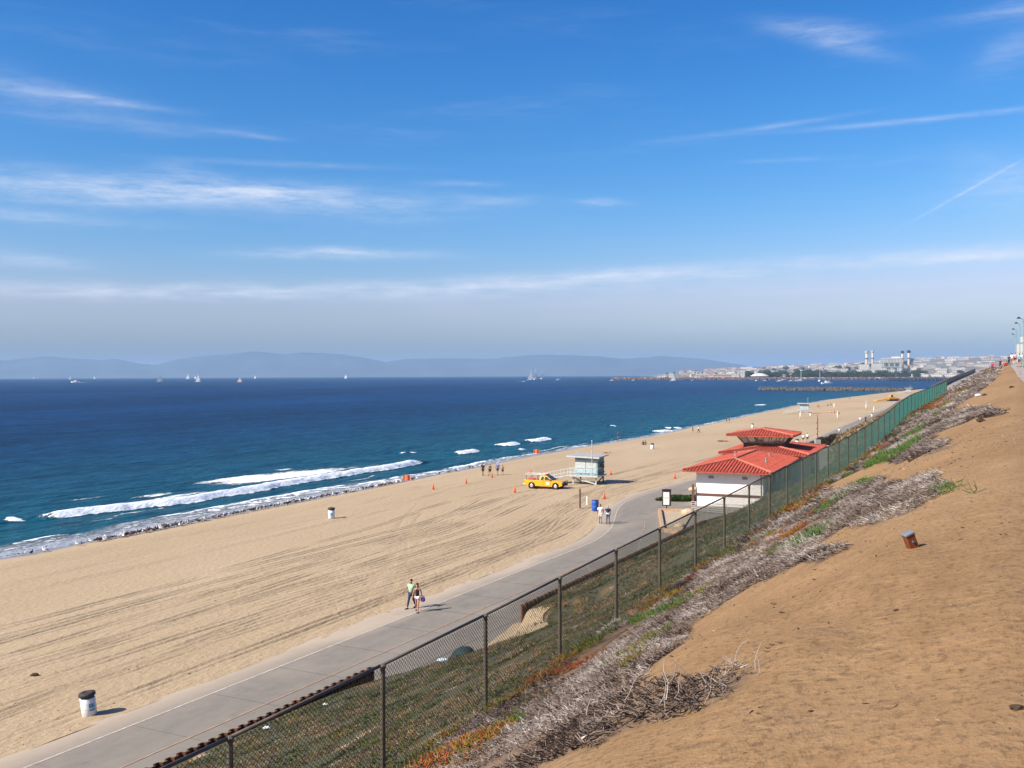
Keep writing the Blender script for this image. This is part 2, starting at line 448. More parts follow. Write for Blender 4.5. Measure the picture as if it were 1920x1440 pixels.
c = mixc(nt, sstep(NX(nt, sx.outputs[0]), 120.0, 190.0), c, mixc(nt, n2, (0.10, 0.075, 0.045), (0.22, 0.165, 0.10)))
nt.links.new(c, p.inputs['Base Color'])
bump(nt, p, n2 * 1.0 + n1 * 0.4, 1.0, 0.10)

m_path, nt, p = newmat('path_asphalt', 0.9, 0.2)
uv = uvco(nt)
n1 = noise(nt, mapping(nt, uv, (0.10, 0.5, 1)), 1, 5, 0.6)
n2 = noise(nt, mapping(nt, uv, (0.9, 1.6, 1)), 1, 6, 0.7)
n3 = noise(nt, mapping(nt, uv, (30, 30, 1)), 1, 2, 0.6)
c = ramp(nt, n1 * 0.5 + n2 * 0.5, [(0.3, (0.185, 0.163, 0.135)), (0.55, (0.245, 0.215, 0.178)), (0.8, (0.31, 0.27, 0.22))])
c = mixc(nt, n3 * 0.15, c, (0.12, 0.11, 0.10))
n5 = noise(nt, mapping(nt, uv, (0.35, 0.55, 1), loc=(3, 8, 0)), 1, 7, 0.75)
c = mixc(nt, sstep(n5, 0.56, 0.70) * 0.45, c, (0.12, 0.105, 0.095))
c = mixc(nt, sstep(n5 * -1.0, -0.40, -0.30) * 0.35, c, (0.38, 0.32, 0.25))
c = mixc(nt, (attr(nt, 'dust') + (n2 - 0.5) * 0.5 * attr(nt, 'dust')).clamp(), c, (0.43, 0.345, 0.26))
nt.links.new(c, p.inputs['Base Color'])
bump(nt, p, n3, 0.2, 0.01)

# ------------------------------------------------------------------ terrain sheets
def frange(*seg):
    o = []
    for a, b, d in seg: o.append(np.arange(a, b, d, dtype=float))
    o.append([seg[-1][1]]); return np.concatenate(o)

# tyre furrows on the beach, as lines t = f(s)
FUR = []
for i in range(34):
    c0 = -27.3 - 19 * RS.rand() ** 1.2; FUR.append((c0, RS.uniform(-.05, .05), RS.uniform(0, 6), RS.uniform(.3, 1.8), RS.uniform(.6, 1.3), RS.uniform(-30, 75), RS.uniform(75, 190)))
for i in range(12):
    c0 = -40 - 26 * RS.rand(); FUR.append((c0, RS.uniform(-.02, .02), RS.uniform(0, 6), RS.uniform(.5, 2.0), RS.uniform(.25, .5), RS.uniform(0, 90), RS.uniform(120, 260)))
# three lines that swing away from the path towards the tower
SWING = [(46, -26.5, 72, -39), (51, -26.5, 84, -47), (70, -27.5, 120, -40)]
def furrow(s, t):
    f = np.zeros_like(s)
    for c0, k, ph, am, st_, a, b in FUR:
        for off in (0, .55):
            x = t - (c0 + off + k * (s - 60) + am * np.sin(s / 17 + ph) + (tsand(s) + 25.6) * .6)
            e = np.clip((s - a) / 12, 0, 1) * np.clip((b - s) / 12, 0, 1)
            f = np.maximum(f, np.exp(-(x / .10) ** 2) * st_ * e * np.clip(.9 + 1.5 * fbm(s * .22, t * .8, 3, 4), 0, 1.2))
    for s0, t0, s1, t1 in SWING:
        k = np.clip((s - s0) / (s1 - s0), 0, 1.6)
        for off in (0, 1.5):
            x = t - (t0 + off + (t1 - t0) * k ** .9 + .5 * np.sin(s / 7))
            f = np.maximum(f, np.exp(-(x / .15) ** 2) * 0.6 * (s > s0) * np.clip((s1 + 15 - s) / 15, 0, 1))
    return f * np.clip((tsand(s) - 1.0 - t) / 1.0, 0, 1)
def wetf(s, t):
    q = (t - tshore(s)) + 1.2 * fbm(s / 9, t / 40, 2, 3) * 2
    return np.clip((3.4 - q) / 2.2, 0, 1)
Sb = frange((-60, 15, 3), (15, 150, 0.5), (150, 330, 1.5), (330, 1060, 6))
vv = np.concatenate([np.linspace(0, .62, 300), np.linspace(.62, 1.15, 60)[1:], np.linspace(1.15, 1.5, 6)[1:]])
a, b = tsand(Sb)[:, None], tshore(Sb)[:, None]
Tb = a + (b - a) * vv[None, :]
def zbeach(s, t):
    h = height(s, t, False)
    dry = np.clip((t - tshore(s) - 5) / 6, 0, 1)
    return h + dry * (-0.08 * furrow(s, t) + 0.05 * fbm(s / 6, t / 2, 8, 3) + 0.03 * fbm(s / .9, t / .5, 12, 2) * np.clip((t - tsand(s) + 5) / 4, 0, 1) * (s < 150))
grid('beach', Sb, Tb, m_beach, zbeach, {'furrow': furrow, 'wet': wetf})

Sp = frange((-60, 20, 4), (20, 150, 1), (150, 400, 4), (400, 1060, 12))
vv = np.linspace(0, 1, 26)
a, b = tsand(Sp)[:, None] - 1.6, tw(Sp)[:, None] + 0.6
def dust(s, t):
    e = (t - tsand(s)); st_ = tstripe(s) - tsand(s)
    return np.clip(1.0 - e / np.maximum(st_, .8) * .8, 0, 1) * 0.95 + 0.8 * np.clip((fbm(s / 7, t / 2, 22, 3) - .1) * 2 + np.clip((t - tw(s) + 2) / 2, 0, 1) - .4, 0, 1)
def zpath(s, t): return np.full_like(s, 0.0) - 0.10 * np.clip((tsand(s) - .1 - t) / 1.4, 0, 1)
path = grid('path', Sp, a + (b - a) * vv, m_path, zpath, {'dust': dust})

# concrete slabs of the path, one piece each where the photograph shows the joints
sl_s = np.arange(20, 92, 4.5)
for lane in (0, 1):
    for s0 in sl_s:
        ss = np.linspace(s0 + .02, s0 + 4.48, 7)
        lo, hi = (-24.15, -21.02) if lane == 0 else (-20.98, -18.0)
        sh = (tstripe(ss) + 24.0)[:, None]
        tt = np.linspace(lo, hi, 5)[None, :] + sh
        grid('slab', ss, tt, m_path, lambda s, t: np.full_like(s, 0.012 + 0.003 * math.sin(s0 * 7 + lane)), {'dust': lambda s, t: dust(s, t) * .5}, parent=path, kind=None)
m_stripe = mat('worn_white_line', (0.47, 0.415, 0.35), 0.8, 0.2, 0.25, 3.0, wear=(0.33, 0.28, 0.235))
m_orange = mat('faded_orange_line', (0.40, 0.255, 0.17), 0.9, 0.1, 0.25, 2.0, wear=(0.28, 0.245, 0.215))
Sl = frange((18, 160, 1), (160, 330, 4))
grid('edge_line', Sl, tstripe(Sl)[:, None] + np.array([[-.06, .05]]) + -.16, m_stripe, lambda s, t: np.full_like(s, 0.024), parent=path, kind=None)
Sl = frange((20, 92, 1.5))
grid('centre_line', Sl, tstripe(Sl)[:, None] + 2.99 + np.array([[-.04, .04]]), m_orange, lambda s, t: np.full_like(s, 0.028), parent=path, kind=None)

Sh = frange((-60, 4, 4), (4, 130, 0.5), (130, 330, 2), (330, 1060, 8))
vv = np.linspace(0, 1, 60)
grid('hillside', Sh, tw(Sh)[:, None] * (1 - vv), m_slope, lambda s, t: height(s, np.minimum(t, -1e-6)))
Su = frange((-60, -4, 4), (-4, 60, 0.35), (60, 150, 0.8), (150, 330, 2.5), (330, 1060, 12))
Tu = np.concatenate([np.linspace(0, 9.0, 56), [9.6, 10.5, 12, 14, 18, 26, 50, 120, 300, 700]])
BLUFF = (Su, np.repeat(Tu[None, :], len(Su), 0))

# ------------------------------------------------------------------ sea
m_sea, nt, p = newmat('sea_water', 0.16, 0.5)
p.inputs['IOR'].default_value = 1.33
uv = uvco(nt)
shal = attr(nt, 'shallow')
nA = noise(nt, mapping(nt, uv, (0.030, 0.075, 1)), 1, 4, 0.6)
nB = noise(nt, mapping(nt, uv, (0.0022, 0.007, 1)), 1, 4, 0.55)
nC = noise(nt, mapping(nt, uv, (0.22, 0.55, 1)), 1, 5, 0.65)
nD = noise(nt, mapping(nt, uv, (1.1, 2.4, 1)), 1, 4, 0.65)
nF = noise(nt, mapping(nt, uv, (0.55, 1.6, 1), loc=(5, 9, 0)), 1, 6, 0.72)
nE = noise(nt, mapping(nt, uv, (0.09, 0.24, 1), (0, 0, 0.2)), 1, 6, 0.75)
deep = mixc(nt, sstep(nB * 0.25 + nA * 0.20 + nE * 0.30 + nC * 0.25, 0.42, 0.58), (0.0003, 0.010, 0.048), (0.0020, 0.042, 0.140))  # random water tone plus sky-reflecting wave facets painted into the colour
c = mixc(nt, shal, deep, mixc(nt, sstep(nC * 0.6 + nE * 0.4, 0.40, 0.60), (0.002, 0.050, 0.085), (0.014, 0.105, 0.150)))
fo = attr(nt, 'foam')
fo = sstep(fo + (nF - 0.5) * 1.25 + (nD - 0.5) * 0.5, 0.40, 0.60) * sstep(attr(nt, 'foam'), 0.03, 0.2)
c = mixc(nt, fo, c, mixc(nt, sstep(nF * 0.6 + nD * 0.4, 0.35, 0.6), (0.52, 0.60, 0.66), (0.88, 0.89, 0.90)))
film_sheen = (attr(nt, 'film_sheen') + (nF - 0.5) * 0.5 * attr(nt, 'film_sheen')).clamp()
c = mixc(nt, film_sheen * (1.0 - fo), c, (0.38, 0.40, 0.45))  # pale sheen of the thin water sheet, put into the base colour
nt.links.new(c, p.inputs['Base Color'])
nt.links.new((fo * 0.6 + 0.35).s, p.inputs['Roughness'])
p.inputs['Specular IOR Level'].default_value = 0.022
h = (nA * 1.6 + nC * 0.75 + nD * 0.22) * (1.0 - fo * 0.6) + fo * 0.12
bump(nt, p, h, 1.0, 1.3)

def spx(pts, z=WATER): return np.array([st(*at_z(u, v, z)[:2]) for u, v in pts])
BREAK = [  # foot line in photo px, height, foam width, tail strength
    (spx([(60, 974), (105, 973), (165, 965), (240, 957), (300, 951), (375, 942), (425, 932), (480, 924), (535, 913), (608, 901), (660, 892), (712, 885), (765, 876), (802, 869)]), 0.82, 2.4, 0.55),
    (spx([(14, 979), (50, 976)]), 0.5, 1.6, 0),
    (spx([(862, 853), (880, 851), (906, 847)]), 0.7, 2.0, 0),
    (spx([(936, 837), (960, 836), (981, 832)]), 0.7, 2.6, 0),
    (spx([(987, 829), (1010, 828), (1036, 823)]), 0.7, 2.2, 0),
    (spx([(976, 845), (989, 843)]), 0.3, 1.0, 0),
    (spx([(750, 850), (785, 848)]), 0.3, 0.9, 0),
    (spx([(1236, 811), (1265, 808)]), 0.5, 2.6, 0), (spx([(1270, 804), (1281, 803)]), 0.4, 1.6, 0),
    (spx([(1418, 761), (1440, 759)]), 0.5, 2.0, 0), (spx([(1146, 799), (1161, 799)]), 0.4, 2.0, 0), (spx([(1175, 786), (1182, 786)]), 0.3, 1.2, 0)]
PATCH = [  # foam sheets: centre px, half size along s and t, strength, skew
    ((500, 895), 12, 5.0, .85), ((440, 897), 9, 1.8, .9), ((555, 889), 14, 5.0, .85), ((640, 879), 10, 2.4, .5), ((290, 927), 5, 1.6, .55), ((330, 930), 9, 2.0, .6), ((530, 880), 3, 1.0, .8), ((160, 935), 5, .8, .5), ((700, 872), 6, 2.0, .4),
    ((290, 928), 3, 1.2, .6), ((1255, 803), 4, 1.6, .7)]
PATCH = [(spx([c])[0], a, b, k) for c, a, b, k in PATCH]
def brk(s, t):
    h = np.zeros_like(s); f = np.zeros_like(s)
    for P, H, W, tail in BREAK:
        o = np.argsort(P[:, 0]); ps, pt = P[o, 0], P[o, 1]
        tf = np.interp(s, ps, pt) + .8 * fbm(s / 3.0, s * 0, 31, 3)
        L = ps[-1] - ps[0]; m = min(6.0, L * .3)
        e = np.clip((s - ps[0]) / m + .3, 0, 1) * np.clip((ps[-1] - s) / m + .3, 0, 1)
        e = e * (3 - 2 * e) * e
        eh = np.clip((s - ps[0] + 14) / 14, 0, 1) * np.clip((ps[-1] + 14 - s) / 14, 0, 1) if L > 12 else e
        x = tf - t
        prof = np.interp(x, [-.3, 0, .5, 1.2, 2.4, 5, 9], [0, .08, .62, 1, .80, .3, 0])
        h = np.maximum(h, prof * H * (0.35 * eh + 0.65 * e) * (1 + .16 * fbm(s / 1.6, t / 1.0, 33, 3)))
        w_ = W * (1 + .7 * fbm(s / 4, s * 0 + 2, 35, 3))
        ff = np.clip((x + .15) / .3, 0, 1) * np.clip((w_ - x) / 1.2 + .4, 0, 1) * e
        f = np.maximum(f, ff)
        if tail:
            f = np.maximum(f, e * tail * np.clip(x / 1, 0, 1) * np.clip(1 - (x - W) / 5.0, 0, 1) * np.clip(.62 + 1.2 * fbm(s / 14, s * 0 + 6, 41, 2), 0, 1))
    for (cs, ct), a, b, k in PATCH:
        g = np.exp(-((s - cs) / a) ** 2 - ((t - ct) / b) ** 2); f = np.maximum(f, g * k * 1.1)
    return h, f
def shorefoam(s, t):
    x = tshore(s) - t + 1.8 * fbm(s / 8, s * 0, 51, 3)
    amt = np.interp(s, [-60, 55, 75, 95, 140, 170, 210, 330, 1000], [.6, .8, .8, 1, 1, .85, .6, .5, .5])
    wd = np.interp(s, [-60, 55, 95, 140, 175, 220, 1000], [5, 5.5, 6.5, 4.0, 2.8, 2.0, 2.2]) * (1 + .5 * fbm(s / 11, s * 0 + 9, 53, 3))
    line = np.exp(-((x - wd * .8) / .75) ** 2) * (.75 + .6 * fbm(s / 4, t / 1.5, 55, 3)) + np.exp(-((x - .5) / .6) ** 2) * .6
    lace = np.clip(1 - np.abs(x - wd * .55) / (wd * .6), 0, 1) * .62
    f = np.maximum(line, lace) * amt
    # second, thinner line of slack foam
    f = np.maximum(f, np.exp(-((x - wd * 1.7) / .35) ** 2) * np.clip(.3 + 1.5 * fbm(s / 9, s * 0 + 4, 57, 2), 0, .7) * (s < 240))
    return f
def near(s, t): return np.clip((t - tshore(s) + 70) / 20, 0, 1) * (s < 1050) * (s > -60)
def seaz(s, t):
    X, Y = xy(s, t); h, f = brk(s, t)
    x = tshore(s) - t
    swell = .10 * np.sin(x / 5.2 + 2.2 * fbm(s / 30, t / 60, 61, 2)) * np.clip(x / 10, 0, 1) + .05 * fbm(s / 4, t / 2, 63, 3)
    lip = .10 * np.exp(-((x - 5 - 2 * fbm(s / 8, s * 0, 51, 3)) / .8) ** 2)
    return WATER + (h + swell + lip) * near(s, t) - (X * X + Y * Y) / (2 * 6.37e6)
def seafoam(s, t):
    f = np.maximum(brk(s, t)[1], shorefoam(s, t)) * near(s, t)
    return f
def film_sheen(s, t):
    x = tshore(s) - t + 1.8 * fbm(s / 8, s * 0, 51, 3); wd = np.interp(s, [-60, 55, 95, 140, 175, 220, 1000], [5, 5.5, 6.5, 4.0, 2.8, 2.0, 2.2])
    return np.clip((wd - x) / 2.0, 0, 1) * near(s, t) * .9
def shallow(s, t):
    x = np.clip(tshore(s) - t, 0, 1e6) + 14 * fbm(s / 60, t / 30, 71, 3)
    v = np.exp(-np.clip(x - 6, 0, 1e6) / 75.0) * .95
    return np.where(s > 1150, 0.12, v)
St = frange((-24000, -2000, 2000), (-2000, -100, 200), (-100, 30, 6), (30, 60, 1.5), (60, 180, 0.5), (180, 300, 1.0), (300, 620, 2.5), (620, 1040, 8), (1040, 2000, 80), (2000, 6000, 400), (6000, 26000, 2000))
Tt = frange((-24000, -4000, 2000), (-4000, -400, 200), (-400, -130, 8), (-130, -102, 1.2), (-102, -68, 0.34), (-68, -40, 4), (-40, 4000, 400), (4000, 24000, 2000))
sea = grid('sea', St, np.repeat(Tt[None, :], len(St), 0), m_sea, seaz, {'foam': seafoam, 'shallow': shallow, 'film_sheen': film_sheen})

# ------------------------------------------------------------------ plant cover (things nobody could count)
def strands(name, P, r0, rnd, m, k=3, tip=0.5):
    """P (N, n, 3) polylines -> tapered three-sided stalks in one mesh"""
    N, n, _ = P.shape
    d = P[:, -1] - P[:, 0]; d /= np.linalg.norm(d, axis=1, keepdims=True) + 1e-9
    ref = np.where(np.abs(d[:, 2:3]) < .8, np.array([[0, 0, 1.0]]), np.array([[1.0, 0, 0]]))
    x = np.cross(ref, d); x /= np.linalg.norm(x, axis=1, keepdims=True) + 1e-9
    y = np.cross(d, x)
    rings = []
    for j in range(n):
        rr = r0 * (1 - (1 - tip) * j / (n - 1))
        for q in range(k):
            a = 2 * math.pi * q / k
            rings.append(P[:, j] + (x * math.cos(a) + y * math.sin(a)) * rr[:, None])
    V = np.stack(rings, 1).reshape(-1, 3)
    base = np.arange(N)[:, None] * (n * k)
    fs = []
    for j in range(n - 1):
        for q in range(k):
            fs.append([j * k + q, j * k + (q + 1) % k, (j + 1) * k + (q + 1) % k, (j + 1) * k + q])
    F = (base[:, None, :] + np.array(fs)[None, :, :]).reshape(-1, 4)
    return np_mesh(name, V, F, m, None, False, {'rnd': np.repeat(rnd, n * k)})

def strand_mat(name, stops, rough=0.85):
    m, nt, p = newmat(name, rough, 0.15)
    nt.links.new(ramp(nt, attr(nt, 'rnd'), stops), p.inputs['Base Color']); return m
m_twig = strand_mat('dead_twigs', [(0, (0.022, 0.014, 0.011)), (.2, (0.105, 0.072, 0.055)), (.42, (0.23, 0.180, 0.152)), (.7, (0.34, 0.285, 0.25)), (.9, (0.46, 0.40, 0.355)), (1, (0.62, 0.55, 0.49))])
m_ice = strand_mat('ice_plant_leaves', [(0, (0.05, 0.085, 0.018)), (.3, (0.10, 0.15, 0.03)), (.45, (0.17, 0.17, 0.03)), (.62, (0.30, 0.15, 0.025)), (.8, (0.36, 0.10, 0.02)), (1, (0.20, 0.035, 0.02))], 0.5)
m_green = strand_mat('fresh_leaves', [(0, (0.03, 0.07, 0.012)), (.5, (0.065, 0.14, 0.02)), (1, (0.13, 0.20, 0.045))], 0.55)
m_cover = strand_mat('slope_cover', [(0, (0.010, 0.014, 0.005)), (.18, (0.045, 0.070, 0.010)), (.36, (0.135, 0.150, 0.020)), (.47, (0.045, 0.042, 0.038)), (.57, (0.165, 0.148, 0.142)), (.67, (0.055, 0.030, 0.020)), (.80, (0.23, 0.100, 0.022)), (1, (0.34, 0.25, 0.15))])

def scatter(n, s0, s1, t0, t1, test):
    s = RS.uniform(s0, s1, n); t = RS.uniform(t0, t1, n); k = test(s, t); return s[k], t[k]
def stalks(s, t, L, lift, r, bend=.3, up=0.0, base=0.0):
    """curved stalks lying about on the ground"""
    N = len(s); X, Y = xy(s, t); Z = height(s, t)
    a = RS.uniform(0, 2 * math.pi, N); e = lift * RS.rand(N) + up
    d = np.stack([np.cos(a) * np.cos(e), np.sin(a) * np.cos(e), np.sin(e)], 1)
    side = np.stack([-np.sin(a), np.cos(a), RS.uniform(-.3, .6, N)], 1) * (RS.uniform(-1, 1, N) * bend)[:, None]
    P0 = np.stack([X, Y, Z + base * RS.rand(N) - .01], 1); Lc = L[:, None]
    P1 = P0 + d * Lc * .5 + side * Lc * .5; P2 = P0 + d * Lc + side * Lc * .2
    return np.stack([P0, P1, P2], 1)

edge_px = [(1000, 1440), (1060, 1436), (1110, 1400), (1150, 1378), (1230, 1358), (1330, 1330), (1400, 1292), (1385, 1272), (1290, 1288), (1200, 1296), (1165, 1280), (1230, 1250), (1280, 1205), (1330, 1145),
           (1400, 1105), (1470, 1075), (1525, 1062), (1570, 1040), (1525, 1028), (1590, 985), (1660, 975), (1720, 955), (1770, 925), (1770, 908), (1700, 905), (1640, 908), (1560, 925), (1545, 915), (1600, 888), (1680, 868),
           (1740, 855), (1790, 838), (1770, 826), (1720, 822), (1790, 800), (1860, 782), (1890, 776), (1830, 766), (1790, 770), (1800, 758), (1830, 742), (1850, 725), (1868, 706), (1878, 693)]
EP = poly_st(edge_px)
far_s = EP[-1, 0] + 60
DP = np.array([(-6.0, .05), (-6.0, 5.0)] + [(8.0, 4.8)] + [tuple(q) for q in EP] + [(far_s, 3.5), (far_s, .05)])
def indp(s, t):
    j = .25 * fbm(s * 1.1, t * 1.1, 81, 3)
    return inside(DP, s + j, t + j * 1.6)
grid('bluff_top', BLUFF[0], BLUFF[1], m_bluff, None, {'duff': lambda s, t: (indp(s, t) * 1.0)})
def dens(s, t): return fbm(s / 2.6, t / 1.1, 83, 4)
P_all = []; R_all = []; Q_all = []
for n, s0, s1, Lm, r in ((230000, -6, 28, .085, .0046), (85000, 28, 60, .15, .0085), (50000, 60, 125, .24, .015), (16000, 125, 260, .45, .03)):
    s, t = scatter(n, s0, s1, 0.05, 9.5, lambda s, t: indp(s, t) & (dens(s, t) > -.33))
    L = Lm * RS.uniform(.5, 1.5, len(s))
    cl_ = np.clip(1.3 * fbm(s * 2.2 * .12 / (Lm + .03), t * 2.6 * .12 / (Lm + .03), 87, 3) + .30, 0, 1)
    P = stalks(s, t, L, .75, r, 1.1, -.15, .02); P[:, :, 2] += (cl_ * (.045 + Lm * .8) * RS.uniform(.55, 1, len(s)))[:, None]
    P_all.append(P); R_all.append(r * RS.uniform(.6, 1.7, len(s))); Q_all.append(np.clip(RS.normal(.36, .20, len(s)) + .50 * (cl_ - .35) + .55 * fbm(s / 1.5, t / 1.0, 85, 3), 0, 1))  # raised clumps lighter, gaps darker: highlight and shade put into stem colour
o = strands('dead_ice_plant', np.concatenate(P_all), np.concatenate(R_all), np.concatenate(Q_all), m_twig)
tag(o, 'mat of dead grey ice plant stems tangled over the bluff edge beside the fence', 'dead plants', kind='stuff')

# longer bare pale branches sticking out at the near edge
P_all, R_all, Q_all = [], [], []
br_px = [(1080, 1300), (1130, 1330), (1200, 1320), (1060, 1290), (1110, 1290), (1215, 1275), (1170, 1300), (1290, 1315), (1340, 1300), (1375, 1285), (1120, 1350), (1040, 1380), (1000, 1340), (960, 1400), (1260, 1330), (1385, 1262), (1365, 1270), (1310, 1325), (1150, 1240), (1620, 1050), (1560, 1055), (1600, 1032), (1240, 1255)]
for u, v in br_px:
    if u > 1420: continue
    q = hit(u, v)
    if q is None: continue
    for i in range(RS.randint(2, 5)):
        p0 = np.array(q) + np.array([RS.uniform(-.12, .12), RS.uniform(-.12, .12), -.01]); a = RS.uniform(0, 6.28); e = RS.uniform(.05, 1.0); L = RS.uniform(.14, .38)
        d = np.array([math.cos(a) * math.cos(e), math.sin(a) * math.cos(e), math.sin(e)])
        pts = [p0]
        for k in range(4):
            d = d + RS.uniform(-.55, .55, 3); d /= np.linalg.norm(d); pts.append(pts[-1] + d * L / 4)
        P_all.append(pts); R_all.append(.0055 * RS.uniform(.6, 1.1)); Q_all.append(RS.uniform(.5, .92))
o = strands('bare_branches', np.array(P_all), np.array(R_all), np.array(Q_all), m_twig, tip=.4)
tag(o, 'bare bleached branches poking up at the near edge of the dead ice plant', 'branches', kind='stuff')

def blob_test(blobs, thr=.5, k=91):
    def f(s, t):
        v = np.zeros_like(s)
        for (cs, ct, a, b) in blobs: v = np.maximum(v, np.exp(-((s - cs) / a) ** 2 - ((t - ct) / b) ** 2))
        return v + .5 * fbm(s * 1.2, t * 1.2, k, 3) > thr
    return f
def blobs_px(l):
    o = []
    for (u, v, a, b) in l:
        q = hit_st(u, v)
        if q is not None: o.append((q[0], q[1], a, b))
    return o
# orange and olive living ice plant along the fence foot
strip = lambda s, t: (t < .22 + .75 * np.clip(fbm(s / 3.2, t * 0, 95, 3) + .28, 0, 1) * 2.0) & (fbm(s / 1.2, t / .6, 97, 3) > -.25)
ob = blobs_px([(1195, 1120, 1.6, .6), (1215, 1090, 1.2, .5), (1110, 1180, .9, .5), (1060, 1215, .8, .4), (885, 1400, 1.2, .5), (850, 1420, .8, .6), (930, 1375, .5, .3), (1560, 893, 3.5, .6), (1590, 880, 4, .6), (1635, 852, 4, .5), (1510, 930, 2, .5), (1440, 975, .8, .5), (1270, 1075, .6, .5), (1340, 1040, .8, .5), (1175, 1150, .8, .5), (990, 1270, .5, .3)])
obt = blob_test(ob, .5)
P_all, R_all, Q_all = [], [], []
for n, s0, s1, Lm, r in ((60000, -2, 35, .075, .008), (30000, 35, 80, .11, .016), (12000, 80, 135, .16, .03)):
    s, t = scatter(n, s0, s1, .02, 4.5, lambda s, t: strip(s, t) | obt(s, t))
    L = Lm * RS.uniform(.6, 1.4, len(s))
    P_all.append(stalks(s, t, L, .8, r, .4, .15, Lm * 1.3 + .03)); R_all.append(r * RS.uniform(.7, 1.3, len(s)))
    Q_all.append(np.clip(.46 + RS.normal(0, .14, len(s)) + .95 * fbm(s / 2.3, t / 1.2, 99, 3) + .1 * obt(s, t), 0, 1))
    s, t = scatter(n * 2, s0, s1, .1, 3.4, lambda s, t: indp(s, t) & (fbm(s / 1.1, t / .7, 117, 3) > .30)); L = Lm * RS.uniform(.6, 1.3, len(s))
    P_all.append(stalks(s, t, L, .9, r, .3, .3, Lm * 1.3)); R_all.append(r * RS.uniform(.6, 1.1, len(s))); Q_all.append(np.clip(.55 + RS.normal(0, .2, len(s)) + .9 * fbm(s / 3, t / 2, 119, 2), 0, 1))
o = strands('ice_plant', np.concatenate(P_all), np.concatenate(R_all), np.concatenate(Q_all), m_ice)
tag(o, 'orange, red and olive living ice plant along the foot of the fence', 'ice plant', kind='stuff')
# fresh green patches among the dead stems
gb = blobs_px([(1515, 1012, .8, .35), (1490, 1022, .6, .3), (1540, 1002, .6, .3), (1240, 1150, .7, .4), (1210, 1162, .5, .3), (1275, 1135, .5, .3), (1545, 955, 1.2, .35), (1570, 938, 1.4, .35), (1600, 915, 1.6, .5), (1625, 908, 1.4, .45), (1640, 870, 2.5, .4), (1672, 855, 3, .55), (1700, 842, 3, .5), (1718, 812, 4, .45), (1705, 820, 3, .35), (1778, 922, .5, .28), (1824, 925, .3, .12), (955, 1365, .35, .25), (1100, 1215, .7, .3), (1030, 1240, .6, .3), (1655, 858, 2, .4), (1590, 920, 1.2, .4), (1450, 1003, .5, .2)])
gbt = blob_test(gb, .55, 101)
P_all, R_all, Q_all = [], [], []
for n, s0, s1, Lm, r in ((70000, 5, 35, .11, .007), (60000, 35, 110, .20, .018)):
    s, t = scatter(n, s0, s1, .1, 8, gbt); L = Lm * RS.uniform(.6, 1.4, len(s))
    P_all.append(stalks(s, t, L, 1.1, r, .3, .2, Lm * .9)); R_all.append(r * RS.uniform(.7, 1.3, len(s))); Q_all.append(np.clip(RS.normal(.5, .22, len(s)), 0, 1))
o = strands('green_ground_cover', np.concatenate(P_all), np.concatenate(R_all), np.concatenate(Q_all), m_green)
tag(o, 'fresh green plants growing in patches among the dead grey stems', 'green plants', kind='stuff')
# low mottled cover on the slope between fence and path
P_all, R_all, Q_all = [], [], []
for n, s0, s1, Lm, r in ((150000, 2, 42, .075, .011), (70000, 42, 85, .14, .020), (30000, 85, 130, .20, .04), (26000, 130, 420, .5, .10)):
    s, t = scatter(n, s0, s1, -26, -.05, lambda s, t: (t > tw(s) + .5) & (fbm(s / 2.6, t / 1.2, 103, 4) < .27) & (fbm(s / .9, t / .7, 107, 2) > -.26))
    L = Lm * RS.uniform(.5, 1.5, len(s))
    P_all.append(stalks(s, t, L, .8, r, .4, .1, Lm * .5)); R_all.append(r * RS.uniform(.6, 1.4, len(s)))
    Q_all.append(np.clip(.47 + RS.normal(0, .17, len(s)) + .75 * fbm(s / 2.6, t / 1.3, 109, 2) + .9 * fbm(s / .7, t / .35, 111, 2) + .3 * np.clip((s - 130) / 60, 0, 1), 0, 1))
o = strands('slope_ground_cover', np.concatenate(P_all), np.concatenate(R_all), np.concatenate(Q_all), m_cover)
tag(o, 'low mottled olive and grey ground cover on the slope behind the fence', 'ground cover', kind='stuff')
# small litter on the bare bluff
m_litter = strand_mat('dry_litter', [(0, (0.04, 0.025, 0.015)), (.6, (0.14, 0.08, 0.045)), (.9, (0.25, 0.17, 0.10)), (1, (0.75, 0.72, 0.68))])
s, t = scatter(9000, 0, 38, 2.0, 11, lambda s, t: (fbm(s / 3, t / 3, 113, 3) > -.12))
P = stalks(s, t, .030 * RS.uniform(.4, 1.0, len(s)) * RS.choice([1, 1, 1, 2.0], len(s)) * (1 + s / 80), .3, .01, .4, 0, .004)
o = strands('ground_litter', P, .0075 * RS.uniform(.4, 1.5, len(s)) * (1 + s / 80), np.where(RS.rand(len(s)) < .992, .93 * RS.rand(len(s)), 1), m_litter)
tag(o, 'dark dry leaf and twig litter scattered over the bare brown bluff sand', 'litter', kind='stuff')
# debris dots on the beach beside the path
s, t = scatter(2600, 22, 130, -62, -25.8, lambda s, t: (t < tsand(s) - .3) & (RS.rand(len(s)) < np.exp((t - tsand(s)) / 9)))
P = stalks(s, t, .06 * RS.uniform(.4, 2.0, len(s)), .3, .01, .4, 0, .01)
o = strands('kelp_bits', P, .018 * RS.uniform(.4, 1.5, len(s)), RS.rand(len(s)) * .8, m_litter)
tag(o, 'tiny dark bits of dried kelp scattered over the raked beach sand', 'kelp', kind='stuff')

